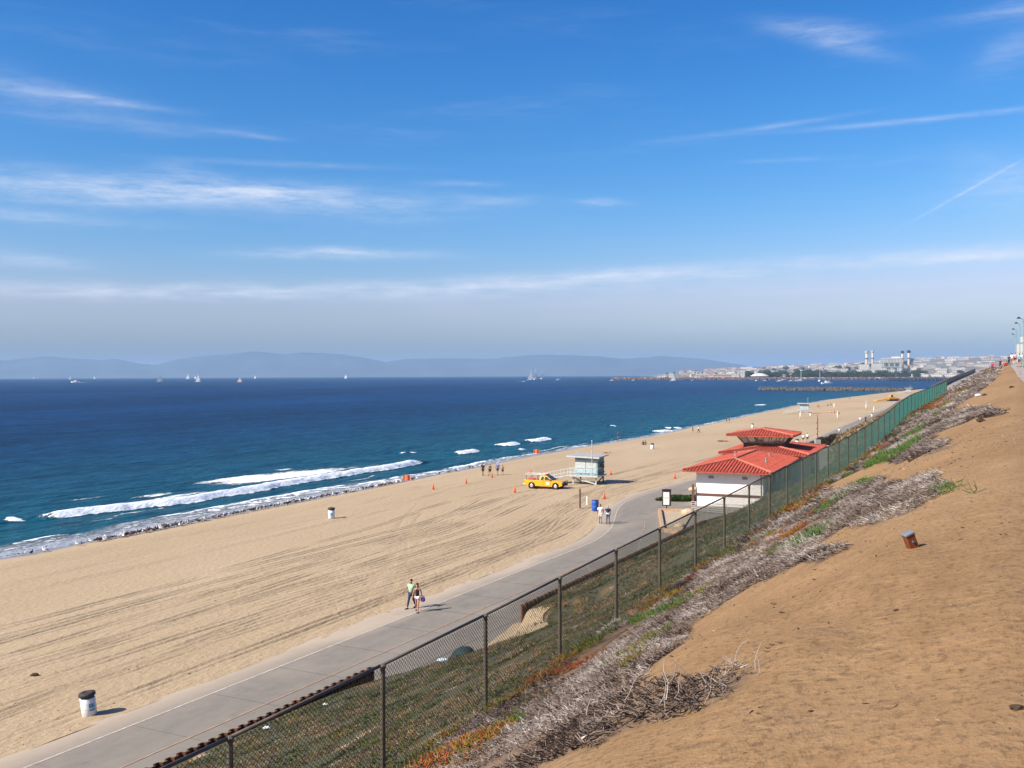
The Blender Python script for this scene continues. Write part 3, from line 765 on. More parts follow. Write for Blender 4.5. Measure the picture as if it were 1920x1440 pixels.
# ------------------------------------------------------------------ chain-link fence
m_post = mat('rusty_green_post', (0.105, 0.090, 0.065), 0.75, 0.3, 0.35, 9, wear=(0.14, 0.075, 0.045))
m_rail = mat('brown_rail', (0.10, 0.082, 0.065), 0.65, 0.4, 0.3, 5, wear=(0.15, 0.08, 0.05))
m_wire = strand_mat('coated_wire', [(0, (0.045, 0.037, 0.027)), (.45, (0.085, 0.13, 0.105)), (1, (0.035, 0.15, 0.125))], .6)
m_wireg = mat('green_coated_wire', (0.065, 0.17, 0.145), 0.55, 0.4, 0.15, 3)
fence = empty('chain_link_fence', (*xy(8.7, 0), 0), 0, 'long rusty brown and green chain-link fence running up the edge of the bluff', 'fence')
fx, fy = fence.location.x, fence.location.y
def flocal(s, t, z): X, Y = xy(s, t); return Vector((float(X) - fx, float(Y) - fy, float(z)))
posts = [3.05 * (i + 4.2) - 4.15 for i in range(-4, 44)]
posts = [q for q in posts if q < 131.5] + [131.6]
pm = MB().lathe([(.036, 0), (.036, 1.0)], n=8).lathe([(.046, 1.0), (.050, 1.012), (.03, 1.022), (0.005, 1.026)], n=8).mesh('fence_post')
pm.materials.append(m_post)
for q in posts:
    o = link('post', pm, None, fence); hgt = FH + .35
    o.location = flocal(q, .03, ftopz(q) - hgt); o.scale = (1, 1, hgt)
    o.rotation_euler = (RS.uniform(-.008, .008), RS.uniform(-.008, .008), 0)
for a_, b_ in zip(posts[:-1], posts[1:]):
    MB().bar(flocal(a_, 0, ftopz(a_) + .02), flocal(b_, 0, ftopz(b_) + .02), .024, n=8).build('top_rail', m_rail, fence, True)
# wires: zig-zag diagonals of the mesh, both ways
def wires(s0, s1, pitch, rad, m, kinks):
    n = int((s1 - s0) / pitch); c = s0 + np.arange(n) * pitch; out = []
    for sg in (1, -1):
        seg = []
        for k in range(kinks + 1):
            f = k / kinks; ss = c + sg * FH * 1.0 * f
            X, Y = xy(ss, np.full(n, .012 * sg)); Z = ftopz(ss) - FH * (1 - f) - .02
            seg.append(np.stack([X - fx, Y - fy, Z], 1))
        out.append(np.stack(seg, 1))
    P = np.concatenate(out); keep = (P[:, :, 0].min(1) > -99)
    sc = st(P[:, 0, 0] + fx, P[:, 0, 1] + fy)[0]
    o = strands('wire_mesh', P, np.full(len(P), rad), np.clip((sc - 18) / 60 + RS.normal(0, .06, len(P)), 0, 1), m, tip=1.0); o.parent = fence; o['kind'] = 'stuff'
wires(-8, 21, .072, .0039, m_wire, 3)
wires(21, 60, .072, .0033, m_wire, 3)
wires(60, 131.5, .072, .0034, m_wire, 3)

# ------------------------------------------------------------------ sheet pile wall along the path
m_pile = mat('rusty_sheet_pile', (0.085, 0.040, 0.024), 0.85, 0.2, 0.4, 4, bmp=.004, wear=(0.04, 0.025, 0.02))
m_rust = mat('rust_flake', (0.15, 0.062, 0.030), 0.9, 0.1, 0.4, 7)
UW = .52
def pile_mesh(h):
    # trapezoid section of one pile, along X, standing up, closed plate 12 mm thick and a cap lip
    ps = [(0, 0), (.13, 0), (.19, .16), (.39, .16), (.45, 0), (.52, 0)]
    b = MB()
    for off, z0, z1, g in ((0, 0, h, .012), (0, h - .10, h + .004, .022)):
        n = len(ps); f = [(x, y - g, z0) for x, y in ps] + [(x, y + g, z0) for x, y in ps]; vs = f + [(x, y, z1) for x, y, _ in f]
        q = []
        for i in range(n - 1): q += [(i, i + 1, 2 * n + i + 1, 2 * n + i), (n + i + 1, n + i, 3 * n + i, 3 * n + i + 1), (2 * n + i, 2 * n + i + 1, 3 * n + i + 1, 3 * n + i)]
        q += [(0, 2 * n, 3 * n, n), (n - 1, 2 * n - 1, 4 * n - 1, 3 * n - 1)]
        b.add(vs, q)
    return b.mesh('sheet_pile')
pmesh = [pile_mesh(1.35), pile_mesh(1.35), pile_mesh(1.35)]
for me, m in zip(pmesh, (m_pile, m_rust, m_pile)): me.materials.append(m)
for nm, s0, s1, lab in (('sheet_pile_wall', 14, 37.0, 'rust brown corrugated steel wall behind the fence at the bottom left, nearest the camera'), ('sheet_pile_wall', 51.0, 97.5, 'dark rust corrugated steel wall running from the sand gap up to the planter and building')):
    wx, wy = xy(s0, -17.8)
    wl = empty(nm, (wx, wy, 0), 0, lab, 'retaining wall')
    k = 0; q = s0
    while q < s1:
        s2 = q + UW; wt = (lambda v_: -18.15) if s0 < 40 else (lambda v_: -17.4 if v_ < 88 else float(tw(v_))); X0, Y0 = xy(q, wt(q)); X1, Y1 = xy(s2, wt(s2))
        o = link('sheet_pile', pmesh[RS.choice([0, 0, 1])], None, wl)
        o.location = (X0 - wx, Y0 - wy, -.35 + RS.uniform(-.012, .012)); o.rotation_euler[2] = math.atan2(Y1 - Y0, X1 - X0); k += 1; q = s2

# ------------------------------------------------------------------ sand and pad in the wall gap, covered mound, rubbish
m_pad = mat('pale_concrete', (0.40, 0.355, 0.29), 0.9, 0.2, 0.15, 2, bmp=.003, wear=(0.33, 0.27, 0.20))
Sg = np.linspace(37.6, 51.6, 50)
def zspill(s, t):
    k = np.clip((t - (tw(s) - .7)) / 3.2, 0, 1); e = np.clip((s - 37.6) / 2.5, 0, 1) * np.clip((51.6 - s) / 1.2, 0, 1)
    base = np.maximum(height(s, t, False), 0.0)
    return base + .03 + .12 * np.sin(k * math.pi) * e + .06 * fbm(s * 1.2, t * 1.2, 131, 3) * e - .08 * (1 - e) - .06 * (k > .98) - .05 * (k < .02)
lo = tw(Sg)[:, None] - 1.6; vv = np.linspace(0, 1, 20)
o = grid('sand_spill', Sg, lo + .9 + vv[None, :] * (2.4 + .9 * fbm(Sg / 2, Sg * 0, 133, 3))[:, None], m_beach, zspill, {'furrow': lambda s, t: s * 0, 'wet': lambda s, t: s * 0})
m_tarp = mat('dark_teal_cloth', (0.018, 0.040, 0.042), 0.8, 0.2, 0.3, 3, bmp=.01)
q = at_z(866, 1244, .0)
b = MB(); pr = []
for i in range(9):
    a_ = math.pi / 2 * i / 8; pr.append((max(.004, .62 * math.cos(a_) ** .8), .82 * math.sin(a_)))
b.lathe(pr, n=18, cap=False)
tarp = empty('covered_mound', (q.x, q.y, 0.0), .4, 'dark teal domed cloth shelter standing in the sand gap beside the path', 'beach shelter')
me = b.mesh('cloth_dome')
for v_ in me.vertices:
    v_.co.x *= 1.08 + .10 * math.sin(3 * math.atan2(v_.co.y, v_.co.x)); v_.co.x += .22 * v_.co.z
for p_ in me.polygons: p_.use_smooth = True
link('cloth_dome', me, m_tarp, tarp)
for i in range(6):
    a_ = i * math.pi / 3; MB().bar((.60 * math.cos(a_), .60 * math.sin(a_), .02), (.36 * math.cos(a_) + .14, .36 * math.sin(a_), .66), .012, n=5).bar((.36 * math.cos(a_) + .14, .36 * math.sin(a_), .66), (.18, 0, .84), .012, n=5).build('rib', m_rail, tarp)
m_white = mat('white_litter', (0.72, 0.74, 0.78), 0.6, 0.3, 0.1)
m_pbag = mat('pale_blue_litter', (0.50, 0.66, 0.72), 0.5, 0.4, 0.1)
def crumple(name, u, v, r, m, label, cat='litter', sc=(1.3, .8, .55)):
    p0 = hit(u, v); bm = bmesh.new(); bmesh.ops.create_icosphere(bm, subdivisions=2, radius=r)
    for x in bm.verts: x.co *= random.uniform(.72, 1.18); x.co = Vector((x.co.x * sc[0], x.co.y * sc[1], x.co.z * sc[2]))
    me = bpy.data.meshes.new(name); bm.to_mesh(me); bm.free()
    o = link(name, me, m, None, (p0.x, p0.y, p0.z + r * sc[2] * .6)); tag(o, label, cat); return o
crumple('paper_litter', 500, 1367, .13, m_white, 'crumpled white paper scrap under the fence rail by the near rusty wall')
crumple('paper_litter', 610, 1322, .09, m_white, 'small white scrap on the sand between the near wall and first tall post')
crumple('plastic_bag', 832, 1241, .20, m_pbag, 'pale blue plastic bag lying beside the dark cloth shelter', 'plastic bag')
crumple('plastic_bottle', 892, 1402, .06, m_pbag, 'small clear plastic bottle among dead stems at the foot of the fence', 'bottle', (.6, 1.5, .6))
crumple('paper_litter', 1835, 743, .22, m_white, 'small white scrap on the far bluff sand left of a dark stone')
m_rock = mat('dark_stone', (0.075, 0.05, 0.035), 0.95, 0.1, 0.3, 8, bmp=.01)
for u, v, r, l in ((1846, 742, .17, 'dark brown stone on the far bluff sand right of a white scrap'), (1839, 791, .13, 'dark stone at the right tip of a tongue of dead stems'), (1897, 727, .16, 'dark lump on the sand beside the paved bluff path'), (1905, 1335, .03, 'small dark stone on the bluff sand near the right edge'), (1680, 1148, .02, 'small dark pebble on the bluff sand below the little box'), (65, 1268, .17, 'dark clump of kelp on the beach sand left of the near bin')):
    crumple('clump' if u == 65 else 'stone', u, v, r, m_rock, l, 'kelp clump' if u == 65 else 'stone')

# small capped box post on the bluff
m_rbox = mat('rust_red_box', (0.20, 0.055, 0.020), 0.7, 0.3, 0.35, 12, wear=(0.10, 0.04, 0.02))
m_lid = mat('grey_lid', (0.16, 0.17, 0.18), 0.6, 0.4, 0.2, 10)
q = hit(1713, 1027)
bx = empty('valve_box', (q.x, q.y, q.z - .02), 0, 'small leaning rust-red box with a grey lid on the bare bluff sand', 'box')
bx.rotation_euler = (R(4), R(-24), R(8)); bx.scale = (.86, .86, .98)
MB().box((0, 0, .085), (.108, .108, .18)).build('body', m_rbox, bx, bevel=.004)
MB().box((0, 0, .186), (.128, .128, .022)).build('lid', m_lid, bx, bevel=.005)
MB().lathe([(.012, .055), (.012, .072)], axis='Y', n=8).build('lock', m_lid, bx, loc=(0, -.122, .10))

# paved path on the bluff, ramp and low wall beyond the fence end
m_pave = mat('bluff_paving', (0.31, 0.275, 0.245), 0.9, 0.2, 0.15, 0.8)
Sq = frange((-20, 300, 3))
grid('bluff_path', Sq, np.repeat(np.array([[8.55, 9.5, 11, 12.5]]), len(Sq), 0) - np.clip((Sq - 75) / 90, 0, 1)[:, None] * 1.9, m_pave, lambda s, t: height(s, t) + .035, {'dust': lambda s, t: s * 0})
Sq = np.linspace(133, 262, 40)
grid('ramp_path', Sq, np.repeat(np.array([[-1.5, -.7, .1, .9]]), len(Sq), 0), m_pave, lambda s, t: height(s, np.full_like(t, 0.5), False) + .05 + .12 * (0.5 - t) * 0, {})
rw = empty('low_wall', (0, 0, 0), 0, 'low dark kerb wall with a brown cap along the ramp beyond the fence end', 'wall')
b = MB(); b2 = MB()
for s0, s1 in zip(Sq[:-1], Sq[1:]):
    z0, z1 = float(height(s0, .5, False)), float(height(s1, .5, False))
    p0 = Vector((*xy(s0, -1.8), z0 + .15)); p1 = Vector((*xy(s1, -1.8), z1 + .15))
    b.bar(p0, p1, .25, .9); b2.bar(p0 + Vector((0, 0, .50)), p1 + Vector((0, 0, .50)), .34, .10)
b.build('kerb', m_pad, rw); b2.build('cap', m_rail, rw)

# ------------------------------------------------------------------ far mountains across the bay
m_mtn = mat('far_mountain', (0.055, 0.075, 0.085), 1.0, 0.0, 0.3, 0.0015)
MT = [(-700, 662), (-350, 655), (-120, 670), (0, 676), (90, 668), (133, 672), (187, 675), (217, 672), (250, 680), (290, 685), (333, 673), (383, 667), (427, 665), (467, 659), (493, 660), (533, 664), (567, 661), (617, 663), (640, 665), (680, 670), (723, 679), (757, 673), (840, 672), (923, 673), (973, 667), (1023, 665), (1107, 667), (1173, 673), (1240, 667), (1330, 674), (1400, 686), (1470, 698), (1520, 706), (1800, 712)]
mu = np.linspace(-700, 1800, 420); mz = np.interp(mu, [a for a, _ in MT], [b for _, b in MT])
DM = 15500.0
az_ = (mu - 960) / FPX; lv = 701.5 + (960 - mu) * .0041
ridge = (lv - mz) / FPX * DM + EYE + 6 * fbm(mu / 14, mu * 0, 141, 4) * 2
prof = [(-1500, -40, 0), (-1100, .25, .3), (-550, .62, .5), (0, 1, .25), (800, .55, .5), (1600, -40, 0)]
V = []
for off, k, nz in prof:
    d = DM + off
    x = az_ * d; y = np.full_like(x, d)
    drop = (x * x + y * y) / (2 * 6.37e6)
    z = (ridge * k if k > 0 else np.full_like(x, -60)) + (nz * 90 * fbm(mu / 60 + off, mu * 0 + off / 900, 143, 4) * (abs(off) > 1)) - drop * 0
    V.append(np.stack([x, y, z], 1))
V = np.stack(V, 1); n, k, _ = V.shape
i = np.arange((n - 1) * k).reshape(n - 1, k)[:, :-1].ravel()
o = np_mesh('mountains', V.reshape(-1, 3), np.stack([i, i + k, i + k + 1, i + 1], 1), m_mtn, None, True); o['kind'] = 'structure'


# ------------------------------------------------------------------ lifeguard headquarters with red tiled roofs
m_wall = mat('white_stucco', (0.92, 0.88, 0.84), 0.9, 0.2, 0.03, 1.5, bmp=.003)
m_trim = mat('brown_trim', (0.13, 0.055, 0.04), 0.7, 0.3, 0.2, 3)
m_tile = mat('red_roof_tile', (0.41, 0.082, 0.052), 0.85, 0.15, 0.3, 2.5, wear=(0.30, 0.10, 0.07))
m_ridge = mat('ridge_tile', (0.42, 0.13, 0.09), 0.8, 0.2, 0.2, 4, wear=(0.55, 0.36, 0.30))
m_dark = mat('dark_interior', (0.02, 0.022, 0.025), 0.6, 0.3, 0.2)
m_frame = mat('grey_frame', (0.30, 0.30, 0.29), 0.6, 0.4, 0.1)
m_conc = mat('concrete', (0.34, 0.315, 0.28), 0.9, 0.2, 0.12, 1.2, bmp=.002)
def glassmat(name, col, rough=.08, alpha=1.0, trans=0.0):
    m, nt, p = newmat(name, rough, 0.6); nt.links.new(ramp(nt, noise(nt, objco(nt), .8), [(.3, tuple(c * .8 for c in col)), (.7, col)]), p.inputs['Base Color'])
    p.inputs['Transmission Weight'].default_value = 0.0; p.inputs['Alpha'].default_value = .30 if trans else 1.0; p.inputs['IOR'].default_value = 1.2 if trans else 1.45
    return m
m_glass = glassmat('dark_window_glass', (0.03, 0.055, 0.075))
m_gglass = glassmat('green_lookout_glass', (0.50, 0.80, 0.66), .03, trans=.9)

BA = R(24.0)
hq = empty('lifeguard_station', (19.9, 107.6, 0.0), -BA, 'white beach station with red tiled hip roofs and a slanted-glass lookout on top', 'building')
# local axes: x across (to the right), y along (away from the camera)
MB().box((3.55, 10.0, 1.86), (7.1, 20.0, 3.92)).build('wall', m_wall, hq)
MB().box((4.2, 26.5, 2.05), (9.0, 14.8, 4.3)).build('wall', m_wall, hq)
MB().box((3.55, -.03, 1.25), (7.14, .08, .26)).build('trim_band', m_trim, hq)
MB().box((7.13, 3.0, 1.25), (.08, 6.0, .26)).build('trim_band', m_trim, hq)
MB().box((-.30, -.25, 1.15), (.22, .22, 2.3)).build('timber_post', m_trim, hq)
def hip_roof(name_parent, x0, x1, y0, y1, ze, zr, hip, mt=m_tile):
    """hip roof with its ridge along y; ribs of barrel tile run down every slope"""
    xm = (x0 + x1) / 2; ya, yb = y0 + hip, y1 - hip
    th = .16
    A0, B0, C0, D0 = Vector((x0, y0, ze)), Vector((x1, y0, ze)), Vector((x1, y1, ze)), Vector((x0, y1, ze))
    E0, G0 = Vector((xm, ya, zr)), Vector((xm, yb, zr))
    b = MB(); dn = Vector((0, 0, -th))
    top = [A0, B0, C0, D0, E0, G0]
    b.add(top + [p_ + dn for p_ in top[:4]], [(0, 1, 4), (1, 2, 5, 4), (2, 3, 5), (3, 0, 4, 5), (0, 6, 7, 1), (1, 7, 8, 2), (2, 8, 9, 3), (3, 9, 6, 0), (9, 8, 7, 6)])
    rf = b.build('roof', mt, name_parent)
    ribs = MB()
    def face(P0, P1, apex_fn, n):
        for i in range(n):
            f = (i + .5) / n; p_ = P0.lerp(P1, f); q_ = apex_fn(f)
            if (q_ - p_).length < .25: continue
            d = (q_ - p_).normalized(); out_ = -d
            a_ = p_ + out_ * .06 + Vector((0, 0, .015)); L = (q_ - a_).length; k = max(1, int(L / .9)); 
            sd = (P1 - P0).normalized(); up = sd.cross(d); up = up if up.z > 0 else -up
            w_ = (P1 - P0).length / n * .36
            for j in range(k):
                s0 = a_ + d * (L * j / k); s1 = a_ + d * (L * (j + 1) / k); h0, h1 = .12, .09
                ribs.add([s0 - sd * w_, s0 - sd * w_ * .55 + up * h0 * .8, s0 + up * h0, s0 + sd * w_ * .55 + up * h0 * .8, s0 + sd * w_,
                          s1 - sd * w_, s1 - sd * w_ * .55 + up * h1 * .8, s1 + up * h1, s1 + sd * w_ * .55 + up * h1 * .8, s1 + sd * w_],
                         [(0, 1, 6, 5), (1, 2, 7, 6), (2, 3, 8, 7), (3, 4, 9, 8), (0, 4, 3, 2, 1)])
    sp = .34
    face(A0, B0, lambda f: Vector((x0 + (x1 - x0) * f, y0 + hip * (1 - abs(2 * f - 1)), ze + (zr - ze) * (1 - abs(2 * f - 1)))), int((x1 - x0) / sp))
    face(C0, D0, lambda f: Vector((x1 - (x1 - x0) * f, y1 - hip * (1 - abs(2 * f - 1)), ze + (zr - ze) * (1 - abs(2 * f - 1)))), int((x1 - x0) / sp))
    Ly = y1 - y0
    def side(sgn):
        def fn(f):
            y = y0 + Ly * f if sgn > 0 else y1 - Ly * f
            k = min(1, (y - y0) / hip, (y1 - y) / hip); X = (x1 + (xm - x1) * k) if sgn > 0 else (x0 + (xm - x0) * k)
            return Vector((X, y, ze + (zr - ze) * k))
        return fn
    face(B0, C0, side(1), int(Ly / sp)); face(D0, A0, side(-1), int(Ly / sp))
    o = ribs.build('tile_rows', mt, rf); o['kind'] = 'stuff'
    for P_, Q_ in ((A0, E0), (B0, E0), (C0, G0), (D0, G0), (E0, G0)):
        if (Q_ - P_).length < .2: continue
        c_ = MB(); L = (Q_ - P_).length; k = max(2, int(L / .5))
        for j in range(k):
            c_.bar(P_.lerp(Q_, j / k) + Vector((0, 0, .09)), P_.lerp(Q_, (j + .93) / k) + Vector((0, 0, .12)), .13 - .02 * (j % 2), n=6)
        c_.build('ridge_cap', m_ridge, rf)
    return rf
hip_roof(hq, -1.25, 8.2, -1.25, 20.8, 3.88, 4.86, 4.7)
hip_roof(hq, -1.6, 9.5, 18.2, 35.2, 4.32, 5.06, 5.4)
# lookout: sill ring, floor, leaning glass, corner posts
lx0, lx1, ly0, ly1 = .7, 5.9, 22.6, 26.2
MB().box(((lx0 + lx1) / 2, (ly0 + ly1) / 2, 4.92), (lx1 - lx0, ly1 - ly0, .84)).build('lookout_base', m_trim, hq)
zs_, ze_ = 5.36, 6.38; ov = .75
low = [Vector((lx0, ly0, zs_)), Vector((lx1, ly0, zs_)), Vector((lx1, ly1, zs_)), Vector((lx0, ly1, zs_))]
hi = [Vector((lx0 - ov, ly0 - ov, ze_)), Vector((lx1 + ov, ly0 - ov, ze_)), Vector((lx1 + ov, ly1 + ov, ze_)), Vector((lx0 - ov, ly1 + ov, ze_))]
for i in range(4):
    j = (i + 1) % 4; n = 6 if i % 2 == 0 else 4
    for k in range(n + 1):
        if k < n or False:
            MB().bar(low[i].lerp(low[j], k / n), hi[i].lerp(hi[j], k / n), .06 if k else .09, n=4).build('mullion', m_trim if k == 0 else m_frame, hq)
        if k < n:
            a0, a1, b0, b1 = low[i].lerp(low[j], k / n), low[i].lerp(low[j], (k + 1) / n), hi[i].lerp(hi[j], k / n), hi[i].lerp(hi[j], (k + 1) / n)
            nrm = (a1 - a0).cross(b0 - a0).normalized() * .012
            MB().add([a0 - nrm, a1 - nrm, b1 - nrm, b0 - nrm, a0 + nrm, a1 + nrm, b1 + nrm, b0 + nrm], [(0, 1, 2, 3), (7, 6, 5, 4), (0, 4, 5, 1), (1, 5, 6, 2), (2, 6, 7, 3), (3, 7, 4, 0)]).build('window_pane', m_gglass, hq)
MB().box((2.4, 24.4, 5.53), (1.0, .5, .35)).box((2.1, 24.3, 5.8), (.4, .3, .3)).build('console', m_dark, hq)
MB().box((4.6, 24.4, 5.48), (.9, .5, .22)).build('console', m_dark, hq)
hip_roof(hq, -1.2, 7.2, 21.0, 28.0, 6.42, 7.06, 2.7)
# doors and windows of the long right wall
for y_, w_, z0, z1 in ((6.6, 1.5, 1.2, 3.5), (10.6, 1.7, 1.4, 3.5), (14.6, 2.2, 1.4, 3.5), (18.0, 1.4, 1.4, 3.4)):
    f = MB().box((7.13, y_, (z0 + z1) / 2), (.10, w_ + .28, z1 - z0 + .28)).build('window', m_wall if w_ > 1.6 else m_frame, hq)
    MB().box((7.19, y_, (z0 + z1) / 2), (.04, w_, z1 - z0)).build('pane', m_glass, f)
MB().box((7.25, 4.6, 3.0), (.2, .35, .3)).build('wall_lamp', m_frame, hq)
f = MB().box((8.75, 27.0, 2.4), (.1, 2.4, 2.0)).build('window', m_frame, hq); MB().box((8.81, 27.0, 2.4), (.04, 2.1, 1.7)).build('pane', m_glass, f)

MB().lathe([(.05, 0), (.05, 3.9)], n=8).build('downpipe', m_frame, hq, loc=(6.9, -.06, 0))
for x_ in (1.6, 5.2): MB().box((x_, -.02, 3.15), (.55, .06, .28)).build('vent', m_frame, hq)
for x_, y_ in ((2.4, 9.0), (5.6, 13.0), (6.4, 6.0)): MB().lathe([(.09, 3.9), (.09, 5.15), (.14, 5.17), (.14, 5.25)], n=8).build('vent_pipe', m_frame, hq, loc=(x_, y_, 0 if x_ < 5 else -.35))
# ramp with railings by the right corner
rp = empty('access_ramp', (19.9, 107.6, 0.0), -BA, 'pale concrete ramp with curved grey railings climbing beside the white station', 'ramp')
b = MB(); b.prism([(-6.5, -.05), (-5.0, .12), (4.5, 1.15), (9.0, 1.2), (9.0, -.1)], 0, 1.6)
me = b.mesh('ramp_slab'); me.transform(Matrix.Translation((7.45, 0, 0)) @ Matrix(((0, 1, 0, 0), (1, 0, 0, 0), (0, 0, 1, 0), (0, 0, 0, 1)))); me.flip_normals()
link('ramp_slab', me, m_conc, rp)
m_railg = mat('grey_railing', (0.40, 0.39, 0.37), 0.5, 0.5, 0.1)
def zr_(y): return float(np.interp(y, [-6.5, -5, 4.5, 9], [0, .12, 1.15, 1.2]))
rl = [(4.6, -5.6, 0), (2.2, -5.8, 0), (0.2, -5.4, 0)]
left = [Vector((7.55, y, zr_(y))) for y in np.linspace(-4.8, 9, 12)]
right = [Vector((8.95, y, zr_(y))) for y in np.linspace(-4.8, 9, 12)]
curvep = [Vector((.6, -4.6, 0)), Vector((2.5, -5.6, 0)), Vector((4.5, -6.0, 0)), Vector((6.2, -5.8, 0)), Vector((7.55, -4.8, .15))]
for line in (left, right, curvep):
    for k in range(5):
        b = MB()
        for p_, q_ in zip(line[:-1], line[1:]): b.bar(p_ + Vector((0, 0, .2 + .21 * k)), q_ + Vector((0, 0, .2 + .21 * k)), .027 if k < 4 else .036, n=5)
        b.build('rail', m_railg, rp)
    for i, p_ in enumerate(line):
        MB().bar(p_ + Vector((0, 0, -.05)), p_ + Vector((0, 0, 1.06)), .032, n=5).build('baluster', m_railg, rp)

# notice board, planter, boulders, mound of juniper
m_blk = mat('dark_brown_board', (0.035, 0.022, 0.02), 0.6, 0.3, 0.2)
m_sheet = mat('white_notice', (0.80, 0.78, 0.76), 0.5, 0.3, 0.03)
m_yel = mat('yellow_strip', (0.75, 0.62, 0.25), 0.6, 0.3, 0.1)
q = at_z(1250, 958, 0.0)
nb = empty('notice_board', (q.x, q.y, 0), R(-8), 'dark framed notice board with two white sheets standing on the planter wall', 'sign')
MB().bar((0, 0, 0), (0, 0, .55), .06, n=8).build('pole', m_blk, nb)
MB().box((0, 0, 1.38), (.92, .22, 1.66)).build('case', m_blk, nb, bevel=.01)
MB().box((-.04, -.118, 1.69), (.62, .012, .56)).build('notice', m_sheet, nb)
MB().box((-.04, -.118, .98), (.62, .012, .66)).build('notice', m_sheet, nb)
MB().box((-.04, -.119, 1.36), (.74, .014, .07)).build('strip', m_yel, nb)
MB().box((0, 0, 2.235), (1.0, .30, .05)).build('cap', m_blk, nb)
m_tan = mat('tan_planter_wall', (0.42, 0.28, 0.17), 0.9, 0.2, 0.25, 3, wear=(0.34, 0.13, 0.04))
pa, pb_, pc, pd = at_z(1236, 960, 0), at_z(1300, 962, 0), at_z(1243, 998, 0), at_z(1275, 1002, 0)
pl = empty('planter', (pa.x, pa.y, 0), 0, 'low tan and rust walled sand planter in front of the white station', 'planter')
def wl_(p0, p1, h=.42, w_=.34):
    a_, b_ = p0 - pa, p1 - pa; a_.z = b_.z = h / 2 - .05
    MB().bar(a_, b_, w_, h).build('wall', m_tan, pl, bevel=.03)
wl_(pa, pb_); wl_(pa + Vector((.02, -.2, 0)), pc); wl_(pc + Vector((.2, 0, 0)), pd)
b = MB(); b.add([(0.1, -.1, .10), tuple(pb_ - pa + Vector((0, 0, .12))), tuple(pd - pa + Vector((0, 0, .14))), tuple(pc - pa + Vector((0, 0, .12)))], [(0, 3, 2, 1)])
b.build('sand_fill', m_tan if 0 else mat('planter_sand', (0.42, 0.33, 0.23), .95, .1, .15, 3, bmp=.02), pl)
m_boul = mat('tan_boulder', (0.52, 0.40, 0.26), 0.9, 0.2, 0.25, 2, bmp=.02)
def boulder(u, v, r, label, m=m_boul, sc=(1.2, .9, .7), nm='boulder', z=0.0):
    p0 = at_z(u, v, z); bm = bmesh.new(); bmesh.ops.create_icosphere(bm, subdivisions=2, radius=r)
    for x in bm.verts: x.co *= random.uniform(.86, 1.1); x.co = Vector((x.co.x * sc[0], x.co.y * sc[1], x.co.z * sc[2]))
    me = bpy.data.meshes.new(nm); bm.to_mesh(me); bm.free()
    for p_ in me.polygons: p_.use_smooth = True
    return tag(link(nm, me, m, None, (p0.x, p0.y, z + r * sc[2] * .6)), label, nm)
boulder(1290, 966, .62, 'large tan boulder on the back wall of the planter by the white station')
boulder(1274, 990, .42, 'smaller tan boulder inside the planter close to the fence rail')
boulder(1300, 921, .5, 'pale rock lying between the juniper mound and the corner post')

def leafy(name, c, rad, n, m, L, label, cat, seed=0, lobes=5, trunk=None, cut=None):
    """bush or crown of many small leaves gathered in uneven lobes"""
    rs = np.random.RandomState(seed)
    lc = rs.normal(0, .42, (lobes, 3)) * np.array(rad); lr = rs.uniform(.45, .75, lobes)
    k = rs.randint(0, lobes, n); d = rs.normal(0, 1, (n, 3)); d /= np.linalg.norm(d, axis=1)[:, None]
    r_ = rs.uniform(.55, 1, n)[:, None]
    P0 = lc[k] + d * r_ * lr[k][:, None] * np.array(rad)
    P0[:, 2] = np.abs(P0[:, 2])
    dd = d + rs.normal(0, .5, (n, 3)); dd /= np.linalg.norm(dd, axis=1)[:, None]
    P = np.stack([P0, P0 + dd * L * .6, P0 + dd * L], 1)
    root = empty(name, tuple(c), 0, label, cat)
    o = strands('foliage', P, np.full(n, L * .22), rs.rand(n), m); o.parent = root
    return root
m_jun = strand_mat('juniper_leaves', [(0, (0.012, 0.03, 0.008)), (.6, (0.03, 0.065, 0.014)), (1, (0.07, 0.12, 0.03))])
q = at_z(1276, 938, 0)
leafy('juniper_bush', (q.x, q.y, 0), (2.0, 1.2, .62), 5200, m_jun, .20, 'low dark green juniper mound between the notice board and the white station', 'bush', 3, 9)
m_dsh = strand_mat('dark_shrub_leaves', [(0, (0.012, 0.012, 0.008)), (.6, (0.04, 0.035, 0.02)), (.85, (0.09, 0.04, 0.025)), (1, (0.05, 0.07, 0.03))])
for i, (u, v, rx, rz_) in enumerate(((1541, 832, 1.6, .9), (1550, 829, 1.8, 1.1), (1560, 825, 1.8, 1.2), (1569, 821, 1.6, 1.0))):
    q = at_z(u, v, 0.2)
    o = leafy('shrub', (q.x, q.y, 0), (rx, 1.3, rz_), 2200, m_dsh, .22, 'dark shrub %s, in the row on the bank' % ('nearest the flag pole', 'second from the flag pole', 'third from the flag pole', 'farthest from the flag pole')[i], 'shrub', 20 + i, 6)
    o['group'] = 'dark shrubs on the bank behind the station'

